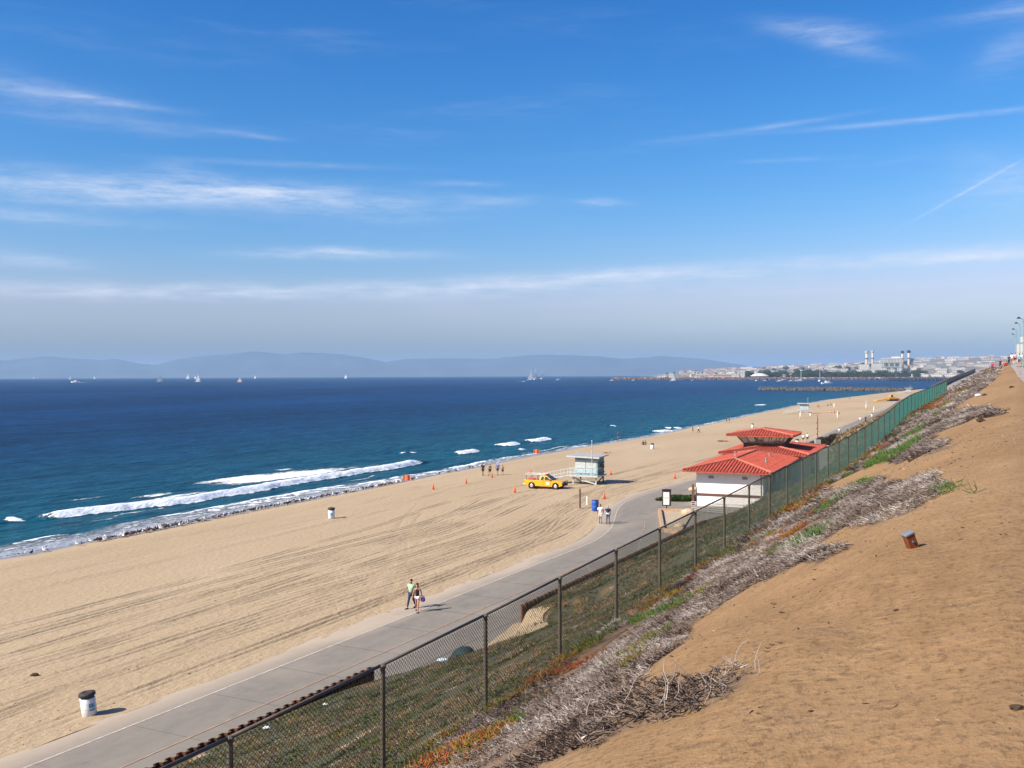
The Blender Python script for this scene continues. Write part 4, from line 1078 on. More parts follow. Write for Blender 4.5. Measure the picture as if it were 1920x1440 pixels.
# ------------------------------------------------------------------ lifeguard towers
m_pale = mat('pale_blue_boards', (0.33, 0.47, 0.52), 0.75, 0.3, 0.12, 3)
m_pale_shade = mat('pale_blue_boards_shaded', (0.14, 0.22, 0.25), 0.75, 0.3, 0.12, 3)  # pale boards darkened: shade painted in for right wall and under the roof
m_wwood = mat('white_painted_wood', (0.45, 0.47, 0.46), 0.75, 0.3, 0.15, 4, wear=(0.28, 0.27, 0.24))
m_droof = mat('pale_roof_felt', (0.34, 0.33, 0.32), 0.9, 0.2, 0.1, 2)
m_dwood = mat('dark_wood', (0.10, 0.07, 0.05), 0.8, 0.2, 0.3, 4)
def make_tower(loc, rz, label, shade=True):
    t = empty('lifeguard_tower', loc, rz, label, 'lifeguard tower', 'lifeguard towers on the beach')
    # front faces local -y, ramp goes to -x; deck at 1.15 m, cabin 3.3 x 2.6
    L_, W_ = 3.1, 2.7; dz = 1.08
    for x_ in (-1.6, 1.6):
        for y_ in (-1.3, 1.3):
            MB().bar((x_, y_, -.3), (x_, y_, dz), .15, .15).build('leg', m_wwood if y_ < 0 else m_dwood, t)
    MB().bar((-1.6, -1.3, .85), (1.6, -1.3, .12), .10, .16).build('brace', m_wwood, t)
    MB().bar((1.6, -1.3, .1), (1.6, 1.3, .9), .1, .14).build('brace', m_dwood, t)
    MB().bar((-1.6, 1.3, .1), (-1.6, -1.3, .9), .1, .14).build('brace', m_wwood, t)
    MB().box((0, -.15, dz + .05), (4.0, 3.4, .16)).build('deck', m_wwood, t)
    z0 = dz + .13; zh = 2.4
    for y_, nm in ((-1.05, 'front'), (1.35, 'back')):
        MB().box((.15, y_, z0 + zh / 2), (L_, .08, zh)).build('wall', m_pale, t)
    MB().box((.15 + L_ / 2 - .04, .15, z0 + zh / 2), (.08, 2.32, zh)).build('wall', m_pale_shade, t)
    MB().box((.15 - L_ / 2 + .04, .15, z0 + zh / 2), (.08, 2.32, zh)).build('wall', m_pale, t)
    MB().box((.15, -1.11, z0 + zh - .17), (L_ + .02, .05, .32)).build('shadow_band', m_pale_shade, t)
    for x_ in (-.62, .88):
        MB().box((x_, -1.12, z0 + 1.42), (1.36, .05, 1.05)).build('shutter', m_wwood, t)
        MB().box((x_, -1.12, z0 + .44), (1.36, .05, .72)).build('panel', m_pale, t)
    for k in range(3): MB().box((1.87, .15, z0 + .35 + .62 * k), (.06, 2.2, .08)).build('batten', m_wwood if k == 1 else m_dwood, t)
    MB().box((1.90, .35, z0 + 1.15), (.07, .9, .5)).build('shutter', m_dwood, t)
    b = MB(); b.prism([(-2.35, 0), (2.2, 0), (2.2, .14), (-2.35, .14)], -1.75, 1.75)
    rf = b.build('roof', m_droof, t); rf.location.z = z0 + zh + .02; rf.rotation_euler = (R(2.5), R(1.5), 0)
    MB().box((-.07, -1.77, .04), (4.6, .06, .2)).build('fascia', m_wwood, rf)
    # deck railing
    for y_, xs in ((-1.78, (-1.95, -1.0, 0, 1.0, 1.92)),):
        for x_ in xs: MB().bar((x_, y_, dz), (x_, y_, dz + 1.0), .04, n=4).build('rail_post', m_wwood, t)
        for k in (.5, .98): MB().bar((-1.95, y_, dz + k), (1.92, y_, dz + k), .05, .09).build('rail', m_wwood, t)
    for x_, in ((1.92,), ):
        MB().bar((x_, -1.78, dz + .98), (x_, -1.1, dz + .98), .05, .09).build('rail', m_wwood, t)
    # ramp to the left
    b = MB(); b.prism([(-2.0, dz + .03), (-2.0, dz + .15), (-7.2, .10), (-7.2, -.05)], -.9, .35); b.build('ramp', m_wwood, t)
    for y_ in (-.92, .37):
        for k in range(6):
            x_ = -2.1 - k * .98; z_ = dz + .1 - (k * .98) * (dz / 5.2)
            MB().bar((x_, y_, z_ - .15), (x_, y_, z_ + .95), .045, n=4).build('rail_post', m_wwood, t)
        for q_ in (.45, .93):
            MB().bar((-2.0, y_, dz + .1 + q_), (-7.0, y_, .02 + q_), .04, .06).build('rail', m_wwood, t)
    MB().bar((-4.6, -.9, -.3), (-4.6, -.9, .6), .1, .1).bar((-4.6, .35, -.3), (-4.6, .35, .6), .1, .1).build('ramp_leg', m_wwood, t)
    MB().bar((1.25, -1.83, dz), (1.25, -1.83, 5.7), .05, n=6).ball((1.25, -1.83, 5.75), .10).build('flag_pole', m_wwood, t)
    return t
def ground(u, v, z0=-.5):
    """point of the beach seen at a photo pixel"""
    p_ = hit(u, v, 1200); return p_ if p_ is not None else at_z(u, v, z0)
q = ground(1104, 908)
tower = make_tower((q.x, q.y + .9, q.z), R(-26), 'pale blue lifeguard tower with a ramp beside the yellow pickup truck')
q = ground(1509, 776)
copy_tree(tower, None, (q.x, q.y + .9, q.z), R(-14), 'small distant white lifeguard tower near the volleyball nets')
q = ground(1704, 738)
copy_tree(tower, None, (q.x, q.y + .9, q.z), R(-14), 'tiny farthest lifeguard tower where the beach meets the dark bank')

# ------------------------------------------------------------------ yellow pickup
m_yp = mat('yellow_paint', (0.76, 0.37, 0.008), 0.32, 0.5, 0.05, 2)
m_tyre = mat('tyre_rubber', (0.02, 0.02, 0.02), 0.9, 0.2, 0.2)
m_rim = mat('silver_rim', (0.62, 0.62, 0.64), 0.3, 0.6, 0.05, metal=.6)
m_blk2 = mat('black_plastic', (0.025, 0.025, 0.027), 0.6, 0.3, 0.2)
m_redp = mat('red_plastic', (0.55, 0.03, 0.02), 0.5, 0.4, 0.1)
m_wht = mat('white_paint', (0.75, 0.75, 0.74), 0.5, 0.4, 0.05)
m_lamp = mat('lamp_glass', (0.60, 0.62, 0.62), 0.15, 0.6, 0.05)
q0, q1 = ground(999, 915.5), ground(1043, 918.5)
cx, cy, cz = (q0.x + q1.x) / 2, (q0.y + q1.y) / 2, (q0.z + q1.z) / 2
tr = empty('pickup_truck', (cx + .25, cy + .75, cz), R(-24), 'yellow lifeguard pickup truck with a white rack parked left of the pale blue tower', 'pickup truck')
WB = 1.62
def arc(cx_, r_, a0, a1, n): return [(cx_ + r_ * math.cos(a0 + (a1 - a0) * i / n), .38 + r_ * math.sin(a0 + (a1 - a0) * i / n)) for i in range(n + 1)]
prof = [(-2.62, .48), (-2.66, 1.08), (-.62, 1.08), (-.60, 1.05), (1.10, 1.05), (1.25, 1.10), (2.25, .98), (2.45, .88), (2.50, .50), (2.30, .42)] + arc(WB, .47, R(-5), R(185), 10) + [(WB - .6, .34), (-WB + .6, .34)] + arc(-WB, .47, R(-5), R(185), 10) + [(-2.3, .42)]
prof = prof
body = MB()
body.prism(prof, -.90, -.60); body.prism(prof, .60, .90)
body.prism([(-.62, .40), (-.62, 1.08), (1.10, 1.05), (1.25, 1.10), (2.25, .98), (2.45, .88), (2.50, .50), (2.3, .42)], -.602, .602)
body.prism([(-2.62, .48), (-2.66, 1.08), (-2.58, 1.08), (-2.56, .48)], -.602, .602)
body.prism([(-2.57, .50), (-2.57, .62), (-.61, .62), (-.61, .50)], -.602, .602)
body.build('body', m_yp, tr, bevel=.03)
# cab
cab = MB(); 
def cabring(z, xa, xb, hw): return [(xa, -hw, z), (xb, -hw, z), (xb, hw, z), (xa, hw, z)]
cab.add(cabring(1.08, -.64, 1.16, .84) + cabring(1.60, -.50, .42, .68) + cabring(1.68, -.40, .28, .60), [(0, 1, 5, 4), (1, 2, 6, 5), (2, 3, 7, 6), (3, 0, 4, 7), (4, 5, 9, 8), (5, 6, 10, 9), (6, 7, 11, 10), (7, 4, 8, 11), (8, 9, 10, 11), (3, 2, 1, 0)])
cab.build('cab', m_yp, tr, bevel=.03)
def quadpane(nm, pts, m=m_glass, th=.012, par=tr):
    a_, b_, c_, d_ = [Vector(p_) for p_ in pts]; n_ = (b_ - a_).cross(d_ - a_).normalized() * th
    return MB().add([a_, b_, c_, d_, a_ + n_, b_ + n_, c_ + n_, d_ + n_], [(0, 3, 2, 1), (4, 5, 6, 7), (0, 1, 5, 4), (1, 2, 6, 5), (2, 3, 7, 6), (3, 0, 4, 7)]).build(nm, m, par)
for sg in (-1, 1):
    def Wp(x_, z_): k = (z_ - 1.08) / .52; return (x_, sg * (.84 - .16 * k + .008), z_)
    order = (lambda l: l if sg < 0 else l[::-1])
    quadpane('side_window', order([Wp(.10, 1.13), Wp(.92, 1.13), Wp(.42, 1.53), Wp(.12, 1.53)]))
    quadpane('side_window', order([Wp(-.42, 1.13), Wp(-.02, 1.13), Wp(0, 1.53), Wp(-.32, 1.53)]))
quadpane('windscreen', [(1.12, -.74, 1.13), (1.12, .74, 1.13), (.50, .60, 1.57), (.50, -.60, 1.57)], th=.02)
quadpane('rear_window', [(-.645, .6, 1.16), (-.645, -.6, 1.16), (-.52, -.5, 1.55), (-.52, .5, 1.55)])
for sg in (-1, 1):
    for x_ in (-WB, WB):
        ty = MB().lathe([(.20, -.12), (.36, -.12), (.38, -.08), (.38, .08), (.36, .12), (.20, .12)], n=22, axis='Y').build('wheel', m_tyre, tr, True, loc=(x_, sg * .80, .38))
        MB().lathe([(.02, -.02), (.10, -.035), (.22, -.02), (.235, .02), (.02, .03)], n=18, axis='Y').build('rim', m_rim, ty, True, loc=(0, sg * .115, 0))
        MB().lathe([(.44, -.15), (.47, -.15), (.47, .15), (.44, .15)], n=18, axis='Y', cap=False).build('wheel_arch', m_blk2, tr, loc=(x_, sg * .735, .40)) 
    MB().box((2.42, sg * .62, .86), (.10, .34, .16)).build('headlight', m_lamp, tr, bevel=.02)
    MB().box((-2.64, sg * .80, .88), (.06, .14, .30)).build('tail_light', m_redp, tr)
    MB().box((.92, sg * .97, 1.18), (.14, .18, .14)).build('mirror', m_blk2, tr, bevel=.02)
    MB().box((.02, sg * .905, .98), (.16, .02, .035)).build('door_handle', m_blk2, tr)
    MB().box((.55, sg * .903, .72), (.42, .012, .26)).build('door_emblem', m_wht, tr, bevel=.004)
    MB().box((-.02, sg * .902, .72), (.014, .008, .62)).box((1.00, sg * .902, .72), (.014, .008, .62)).build('door_gap', m_blk2, tr)
MB().box((2.52, 0, .52), (.16, 1.74, .22)).build('bumper', m_blk2, tr, bevel=.03)
MB().box((2.505, 0, .78), (.06, .84, .20)).build('grille', m_blk2, tr)
MB().box((-2.72, 0, .52), (.14, 1.6, .18)).build('rear_bumper', m_rim, tr, bevel=.02)
gb_ = MB(); gb_.bar((2.66, -.6, .45), (2.66, -.6, 1.0), .035, n=6).bar((2.66, .6, .45), (2.66, .6, 1.0), .035, n=6).bar((2.66, -.6, 1.0), (2.66, .6, 1.0), .035, n=6).bar((2.66, -.6, .7), (2.66, .6, .7), .03, n=6); gb_.build('bull_bar', m_blk2, tr)
rk = MB()
for x_ in (-2.4, -1.55, -.75):
    for sg in (-1, 1): rk.bar((x_, sg * .78, 1.05), (x_, sg * .74, 1.72), .035, n=6)
    rk.bar((x_, -.76, 1.74), (x_, .76, 1.74), .035, n=6)
rk.build('rack', m_rail, tr)
for sg in (-1, 1): MB().bar((-2.55, sg * .74, 1.78), (.15, sg * .66, 1.80), .07, .05).build('rack_rail', m_wht, tr)
MB().box((.12, 0, 1.76), (.30, 1.15, .13)).build('light_bar', m_redp, tr, bevel=.02)
# load in the bed: things of their own
tm = tr.matrix_basis if False else (Matrix.Translation(tr.location) @ Matrix.Rotation(R(-24), 4, 'Z'))
def on_truck(x_, y_, z_): return tm @ Vector((x_, y_, z_))
p_ = on_truck(-1.2, 0, 1.86)
b = MB()
n = 14
for i in range(n):
    pass
b.lathe([(.02, -1.5), (.16, -1.2), (.26, -.6), (.29, 0), (.27, .7), (.17, 1.3), (.03, 1.55)], n=12, axis='X')
me = b.mesh('board'); 
for v_ in me.vertices: v_.co.z *= .13
o = link('rescue_board', me, m_wht, None, p_); o.rotation_euler[2] = R(-24); tag(o, 'white rescue board lying on the rack of the yellow pickup truck', 'rescue board')
def rescue_can(x_, y_, z_, rz, label):
    t = empty('rescue_can', on_truck(x_, y_, z_), rz, label, 'rescue can', 'rescue cans in the truck bed')
    MB().lathe([(.03, -.38), (.11, -.28), (.13, 0), (.11, .28), (.03, .38)], n=10, axis='X').build('float', m_redp, t, True)
    MB().bar((-.15, 0, .10), (-.15, 0, .17), .015, n=5).bar((.15, 0, .10), (.15, 0, .17), .015, n=5).bar((-.15, 0, .17), (.15, 0, .17), .018, n=5).build('handle', m_blk2, t)
rescue_can(-2.1, -.3, 1.08, R(-30), 'red rescue can at the rear of the yellow truck bed')
rescue_can(-1.5, -.25, 1.10, R(10), 'red rescue can in the middle of the yellow truck bed')
rescue_can(-.95, -.3, 1.10, R(-10), 'red rescue can behind the cab of the yellow truck')

# ------------------------------------------------------------------ bins, drum, cones, flags, posts
m_binw = mat('white_bin_paint', (0.72, 0.73, 0.74), 0.6, 0.4, 0.05, 5, wear=(0.50, 0.52, 0.53))
m_lidb = mat('dark_bin_lid', (0.045, 0.035, 0.035), 0.7, 0.3, 0.3, 6)
m_bblue = mat('blue_patch', (0.10, 0.32, 0.55), 0.6, 0.3, 0.1)
def make_bin(loc, label):
    t = empty('litter_bin', loc, 0, label, 'bin', 'white beach bins')
    MB().lathe([(.27, 0), (.285, .02), (.29, .70), (.275, .72)], n=24).build('drum', m_binw, t, True)
    MB().lathe([(.295, .30), (.297, .31), (.297, .33), (.295, .34)], n=24, cap=False).build('hoop', m_binw, t)
    MB().lathe([(.26, .72), (.262, .80)], n=20).build('gap_ring', mat('green_ring', (.02, .07, .055), .6), t, True)
    MB().lathe([(.30, .80), (.325, .82), (.325, .90), (.30, .94), (.14, .985), (.13, .96), (.02, .95)], n=24).build('lid', m_lidb, t, True)
    return t
q = ground(168, 1340)
bin0 = make_bin(q, 'large near white litter bin with a dark lid beside the path at lower left')
bin0.rotation_euler = (R(2), R(-6), 0); bin0.scale = (1.06, 1.06, 1.02)
b = MB(); 
for i in range(5):
    a0 = R(-62 + 9 * i)
    a1 = a0 + R(9); b.add([(.2915 * math.cos(a0), .2915 * math.sin(a0), .22), (.2915 * math.cos(a1), .2915 * math.sin(a1), .22), (.2925 * math.cos(a1), .2925 * math.sin(a1), .52 - .05 * (i % 2)), (.2925 * math.cos(a0), .2925 * math.sin(a0), .52)], [(0, 1, 2, 3)])
emb = b.build('emblem', m_bblue, bin0)
for u, v, l in ((621.5, 972, 'white litter bin alone on open sand between the water and the track marks'), (1223, 842, 'white litter bin right of the dark seated pair near the water'), (1411, 802, 'white litter bin peeking just above the lookout roof'),
                (1495, 834, 'white litter bin between the lookout roof and two people in white'), (1520, 779.5, 'white litter bin at the foot of the distant white tower'), (1635, 781, 'white litter bin under the shortest volleyball post')):
    c = copy_tree(bin0, None, ground(u, v), 0, l); c.rotation_euler = (0, 0, random.uniform(0, 6)); c.scale = (1.15, 1.15, 1.15)
m_drum = mat('blue_drum', (0.02, 0.09, 0.42), 0.45, 0.5, 0.1)
q = ground(1116, 958)
t = empty('drum', q, 0, 'bright blue plastic drum beside the path behind the strolling pair', 'drum')
MB().lathe([(.33, 0), (.36, .04), (.37, .35), (.385, .38), (.37, .41), (.37, .70), (.385, .73), (.36, 1.05), (.33, 1.08)], n=22).build('barrel', m_drum, t, True)
MB().lathe([(.37, 1.06), (.375, 1.10), (.35, 1.11), (.34, 1.07)], n=22).build('rim', m_blk2, t, True)
q = ground(1087.5, 953)
o = MB().bar((0, 0, -.2), (0, 0, 2.05), .09, n=8).build('timber_post', m_dwood, None, loc=q); tag(o, 'tall brown timber post standing in the sand left of the blue drum', 'post')
q = ground(1101, 946)
o = MB().lathe([(.10, -.1), (.10, .80), (.07, .86)], n=10).build('bollard', m_wht, None, loc=q); tag(o, 'short white bollard between the brown post and the blue drum', 'bollard')
m_cone = mat('orange_cone', (0.74, 0.15, 0.06), 0.6, 0.3, 0.08)
def make_cone(loc, label):
    t = empty('traffic_cone', loc, 0, label, 'cone', 'orange cones round the yellow truck and tower')
    MB().box((0, 0, .02), (.42, .42, .05)).build('base', m_cone, t, bevel=.01)
    MB().lathe([(.16, .04), (.12, .30), (.07, .60), (.035, .76), (.02, .77)], n=14).build('cone', m_cone, t, True)
    return t
cone0 = make_cone(ground(1133, 935), 'orange cone between the blue drum and the pale blue tower')
for u, v, l in ((812, 918, 'orange cone farthest left, on sand near the raked lines'), (874, 907, 'orange cone left of the group of four walkers'), (922.5, 896, 'orange cone at the feet of the group of four walkers'), (965, 924, 'orange cone just left of the rear of the yellow truck'),
                (995, 889, 'orange cone standing behind the bed of the yellow truck'), (1145, 890, 'orange cone to the right of the pale blue tower'), (1265, 897, 'orange cone beside the path left of the white station')):
    copy_tree(cone0, None, ground(u, v), random.uniform(0, 1), l)
def flag(u, v, label, h=1.0):
    q = ground(u, v); t = empty('marker_flag', q, 0, label, 'flag')
    MB().bar((0, 0, -.1), (0, 0, h + .75), .025, n=6).build('staff', m_wwood, t)
    b = MB(); n = 6
    vs = []; 
    for i in range(n + 1):
        x_ = .95 * i / n; y_ = .08 * math.sin(i * 1.4)
        vs += [(x_, y_ - .008, h), (x_, y_ - .008, h + .72), (x_, y_ + .008, h), (x_, y_ + .008, h + .72)]
    fs = []
    for i in range(n):
        a_ = 4 * i; c_ = a_ + 4; fs += [(a_, c_, c_ + 1, a_ + 1), (a_ + 2, a_ + 3, c_ + 3, c_ + 2), (a_ + 1, c_ + 1, c_ + 3, a_ + 3), (a_, a_ + 2, c_ + 2, c_)]
    fs += [(0, 1, 3, 2), (4 * n, 4 * n + 2, 4 * n + 3, 4 * n + 1)]
    b.add(vs, fs); b.build('cloth', m_cone, t)
flag(756, 915, 'red marker flag at the water edge above the line of gulls'); flag(1001, 861, 'red marker flag at the water edge behind the yellow truck')

# volleyball courts
m_vpost = mat('cream_post', (0.75, 0.66, 0.56), 0.6, 0.3, 0.05)
m_net = mat('pink_net', (0.50, 0.26, 0.20), 0.8, 0.1, 0.1)
def vpost(u, v, label, h=2.6):
    q = ground(u, v); t = empty('volleyball_post', q, 0, label, 'volleyball post', 'volleyball posts')
    MB().lathe([(.19, 0), (.19, 1.8), (.15, 1.82)], n=10).build('padding', m_vpost, t, True)
    MB().bar((0, 0, 1.8), (0, 0, h), .07, n=8).build('post', m_wht, t); return q
p1 = vpost(1500.6, 785, 'volleyball post in front of the distant white tower'); p2 = vpost(1570.5, 786, 'volleyball post beside two dark sitting figures')
p3 = vpost(1564, 766.5, 'volleyball post farther back, left end of the rear net'); p4 = vpost(1624, 767.6, 'volleyball post with a white top, right end of the rear net', 3.4)
vpost(1638.5, 774, 'lone short volleyball post above a white bin', 2.3)
def net(a_, b_, label):
    t = empty('volleyball_net', a_, 0, label, 'net', 'volleyball nets'); d = b_ - a_
    for z_ in (1.6, 2.4): MB().bar((0, 0, z_), (d.x, d.y, d.z + z_), .05, .09).build('tape', m_net, t)
    b = MB(); n = 90
    for i in range(1, n): b.bar((d.x * i / n, d.y * i / n, d.z * i / n + 1.6), (d.x * i / n, d.y * i / n, d.z * i / n + 2.4), .012, n=3)
    o = b.build('netting', m_net, t); o['kind'] = 'stuff'
net(p1, p2, 'pink volleyball net nearer the camera, before the distant tower'); net(p3, p4, 'pink volleyball net farther back towards the yellow bulldozer')
# pole with red banner behind the station
q = ground(1533, 838)
t = empty('banner_pole', q, 0, 'thin pole with a red and white spiral banner behind the red roof', 'flag pole')
MB().box((0, 0, .7), (1.0, .8, 1.4)).build('cabinet', m_frame, t)
MB().bar((0, 0, 0), (0, 0, 6.2), .05, n=6).build('pole', m_dwood, t)
for k in range(7): MB().box((.05 * (-1) ** k, 0, 1.9 + .55 * k), (.22, .06, .34)).build('banner_strip', m_redp if k % 2 == 0 else m_blk2, t)

# bulldozer
m_dz = mat('bulldozer_yellow', (0.60, 0.32, 0.05), 0.6, 0.4, 0.15, 2)
q = ground(1673, 752); 
dzr = empty('bulldozer', q, R(12), 'yellow bulldozer with a long low scraper on the far beach', 'bulldozer')
for sg in (-1, 1):
    b = MB(); b.prism([(-2.0, .1), (1.8, .1), (2.2, .5), (1.9, .95), (-1.9, .95), (-2.3, .5)], sg * 1.1 - .3, sg * 1.1 + .3); b.build('track', m_blk2, dzr)
b = MB(); b.prism([(-2.0, .9), (2.4, .9), (2.4, 1.7), (.6, 2.0), (-2.0, 1.8)], -.8, .8); b.build('body', m_dz, dzr, bevel=.05)
MB().box((-.6, 0, 2.5), (1.5, 1.4, 1.3)).build('cab', m_dz, dzr, bevel=.05)
MB().box((-.6, -.72, 2.6), (1.2, .03, .8)).build('cab_window', m_glass, dzr)
b = MB(); b.prism([(-9.5, .15), (-2.4, .5), (-2.4, 1.2), (-5.0, 1.1), (-9.5, .55)], -1.3, 1.3); b.build('scraper', m_dz, dzr, bevel=.05)
MB().bar((-5.5, -1.1, .9), (-2.0, -.8, 2.0), .14, n=6).bar((-5.5, 1.1, .9), (-2.0, .8, 2.0), .14, n=6).build('arm', m_dz, dzr)
b = MB(); b.prism([(2.7, .1), (3.1, .2), (2.95, .8), (3.1, 1.3), (2.75, 1.3)], -1.8, 1.8); b.build('blade', m_dwood, dzr)

# ------------------------------------------------------------------ lamps, apartment block at the right edge
m_teal = mat('teal_pole', (0.14, 0.26, 0.27), 0.5, 0.4, 0.1)
def lamp(X, Y, label):
    z_ = zat(X, Y); t = empty('street_lamp', (X, Y, z_ - .1), 0, label, 'street lamp', 'lamps along the bluff path')
    MB().lathe([(.14, 0), (.12, .4), (.07, .5), (.05, 6.1)], n=8).build('pole', m_teal, t, True)
    MB().bar((0, 0, 6.0), (-.5, 0, 6.2), .04, n=6).build('arm', m_teal, t)
    MB().lathe([(.10, 6.22), (.24, 6.14), (.28, 6.10), (.05, 6.34)], n=10, cap=True).build('head', m_blk2, t, loc=(-.55, 0, 0))
for Y, u, l in ((122, 1918.5, 'nearest teal lamp at the right edge of the photo'), (152, 1912, 'second nearest teal lamp along the bluff path'), (176, 1905.5, 'third teal lamp along the bluff path'), (204, 1904, 'farthest teal lamp along the bluff path')):
    lamp((u - 960) / FPX * Y, Y, l)
m_apt = mat('white_apartment', (0.45, 0.43, 0.42), 0.85, 0.2, 0.05, .1)
X = (1933 - 960) / FPX * 460
apt = empty('apartment_building', (X, 460, 15.5), 0, 'white apartment building with teal balconies at the extreme right edge of the bluff', 'building')
for k, (w_, h_) in enumerate(((9.5, 4.0), (8.6, 4.0), (8.0, 3.6), (6.4, 2.6))):
    MB().box(((9.5 - w_) / 2, 0, 2 + 4 * k), (w_, 14, h_)).build('storey', m_apt, apt)
    f = MB().box(((9.5 - w_) / 2 - w_ / 2 + 1.4, -7.05, 2.2 + 4 * k), (1.8, .2, 1.6)).build('window', m_glass, apt)
    MB().box(((9.5 - w_) / 2 - .4, -7.4, .6 + 4 * k), (w_ - .8, .9, .7)).build('balcony', m_teal if k % 2 else mat('pink_balcony', (.62, .35, .33), .8), apt)

# ------------------------------------------------------------------ people
_pm = {}
def cmat(c, r=.85):
    k = tuple(round(x, 3) for x in c)
    if k not in _pm: _pm[k] = mat('cloth_%d' % len(_pm), c, r, .2, .12, 9)
    return _pm[k]
def skin_obj(name, V, Eg, Rr, m, parent, sub=1, root=0):
    me = bpy.data.meshes.new(name); me.from_pydata([tuple(v) for v in V], Eg, []); me.materials.append(m)
    o = bpy.data.objects.new(name, me); COL.objects.link(o); o.parent = parent
    md = o.modifiers.new('skin', 'SKIN'); md.use_smooth_shade = True
    for i, r_ in enumerate(Rr):
        d = me.skin_vertices[0].data[i]; d.radius = r_ if isinstance(r_, tuple) else (r_, r_); d.use_root = (i == root)
    sb = o.modifiers.new('subd', 'SUBSURF'); sb.levels = sub; sb.render_levels = sub
    return o
SK = (0.42, 0.22, 0.13); SKD = (0.28, 0.14, 0.08); HR = (0.03, 0.018, 0.012)
m_hair = mat('dark_hair', HR, .7, .3, .2); m_hairg = mat('grey_hair', (.42, .38, .34), .8, .2, .2); m_shoe = mat('dark_shoe', (.03, .028, .03), .6)
m_eye = mat('eye', (.02, .015, .012), .3)
def person(loc, face, label, top=None, bottom=None, skin=SK, hair='dark', legs='shorts', pose='walk', swing=.3, h=1.72, group=None, sleeves=.5, female=False, arms=None, hands=False, phase=1, lean=0.0):
    """figure facing local -y; arms = {'L': (elbow, wrist), 'R': (...)} overrides; pose walk, sit or lie"""
    t = empty('person', loc, face, label, 'person', group); k = h / 1.75; t.scale = (k, k, k)
    sw = .17 if female else .20; hw = .09
    msk = mat('skin_%d%d' % (int(skin[0] * 100), int(skin[1] * 100)), skin, .6, .3, .06)
    P = {}
    P['pel'] = (0, 0, .95); P['sp'] = (0, .005, 1.13); P['ch'] = (0, -.01 - lean * .4, 1.33); P['nk'] = (0, -.015 - lean, 1.49); P['h1'] = (0, -.035 - lean, 1.60); P['h2'] = (0, -.02 - lean, 1.70); P['ns'] = (0, -.135 - lean, 1.60)
    for sd, sg in (('L', 1), ('R', -1)):
        f = swing * sg * phase
        P['hip' + sd] = (sg * hw, 0, .90)
        ky = -f * .42; ay = -f * .9; lift = .06 if f < 0 else 0
        P['kn' + sd] = (sg * .095, ky - .02, .50); P['an' + sd] = (sg * .10, ay * .95 + (.03 if f < 0 else 0), .09 + lift); P['to' + sd] = (sg * .11, P['an' + sd][1] - .15, .035 + lift * .4)
        P['sh' + sd] = (sg * sw, -.01 - lean, 1.42)
        P['el' + sd] = (sg * (sw + .07), f * .22 + .03 - lean, 1.15); P['wr' + sd] = (sg * (sw + .09), f * .42 - .06 - lean, .92); P['ha' + sd] = (sg * (sw + .09), f * .46 - .09 - lean, .84)
        if arms and sd in arms:
            P['el' + sd], P['wr' + sd] = arms[sd]; e_, w_ = Vector(P['el' + sd]), Vector(P['wr' + sd]); P['ha' + sd] = tuple(w_ + (w_ - e_).normalized() * .09)
    if pose == 'sit':
        dz = .83
        for q_ in ('pel', 'sp', 'ch', 'nk', 'h1', 'h2', 'ns'): P[q_] = (P[q_][0], P[q_][1], P[q_][2] - dz)
        for sd, sg in (('L', 1), ('R', -1)):
            P['hip' + sd] = (sg * hw, -.02, .10); P['kn' + sd] = (sg * .14, -.36, .42); P['an' + sd] = (sg * .12, -.62, .08); P['to' + sd] = (sg * .13, -.78, .04)
            P['sh' + sd] = (sg * sw, 0, .59); P['el' + sd] = (sg * .26, -.14, .38); P['wr' + sd] = (sg * .16, -.34, .42); P['ha' + sd] = (sg * .13, -.40, .40)
    if pose == 'lie':
        for q_ in P: x_, y_, z_ = P[q_]; P[q_] = (x_, z_ - .9, .13 - y_ * .5)
        P['h1'] = (0, .72, .2); P['h2'] = (0, .80, .25); P['ns'] = (0, .70, .30)
    if pose == 'crouch':
        for q_ in ('pel', 'sp', 'ch', 'nk', 'h1', 'h2', 'ns'): P[q_] = (P[q_][0], P[q_][1] - max(0, (P[q_][2] - .95)) * .55, P[q_][2] - .35 - max(0, P[q_][2] - .95) * .15)
        for sd, sg in (('L', 1), ('R', -1)):
            P['hip' + sd] = (sg * hw, 0, .56); P['kn' + sd] = (sg * .14, -.30, .44)
            P['sh' + sd] = (sg * sw, P['nk'][1] + .02, P['nk'][2] - .06); P['el' + sd] = (sg * .24, P['nk'][1] - .12, P['nk'][2] - .30); P['wr' + sd] = (sg * .14, P['nk'][1] - .30, P['nk'][2] - .42); P['ha' + sd] = (sg * .12, P['nk'][1] - .36, P['nk'][2] - .48)
    names = ['pel', 'sp', 'ch', 'nk', 'h1', 'h2', 'ns'] + [a + b_ for b_ in 'LR' for a in ('hip', 'kn', 'an', 'to', 'sh', 'el', 'wr', 'ha')]
    rad = {'pel': (.135, .10), 'sp': (.115 if female else .13, .09), 'ch': (.13 if female else .155, .10), 'nk': .052, 'h1': (.075, .085), 'h2': (.072, .085), 'ns': .014, 'hip': .088, 'kn': .058, 'an': .038, 'to': .032, 'sh': .052, 'el': .038, 'wr': .026, 'ha': .026}
    idx = {n_: i for i, n_ in enumerate(names)}
    Eg = [('pel', 'sp'), ('sp', 'ch'), ('ch', 'nk'), ('nk', 'h1'), ('h1', 'h2'), ('h1', 'ns')]
    for sd in 'LR': Eg += [('pel', 'hip' + sd), ('hip' + sd, 'kn' + sd), ('kn' + sd, 'an' + sd), ('an' + sd, 'to' + sd), ('ch', 'sh' + sd), ('sh' + sd, 'el' + sd), ('el' + sd, 'wr' + sd), ('wr' + sd, 'ha' + sd)]
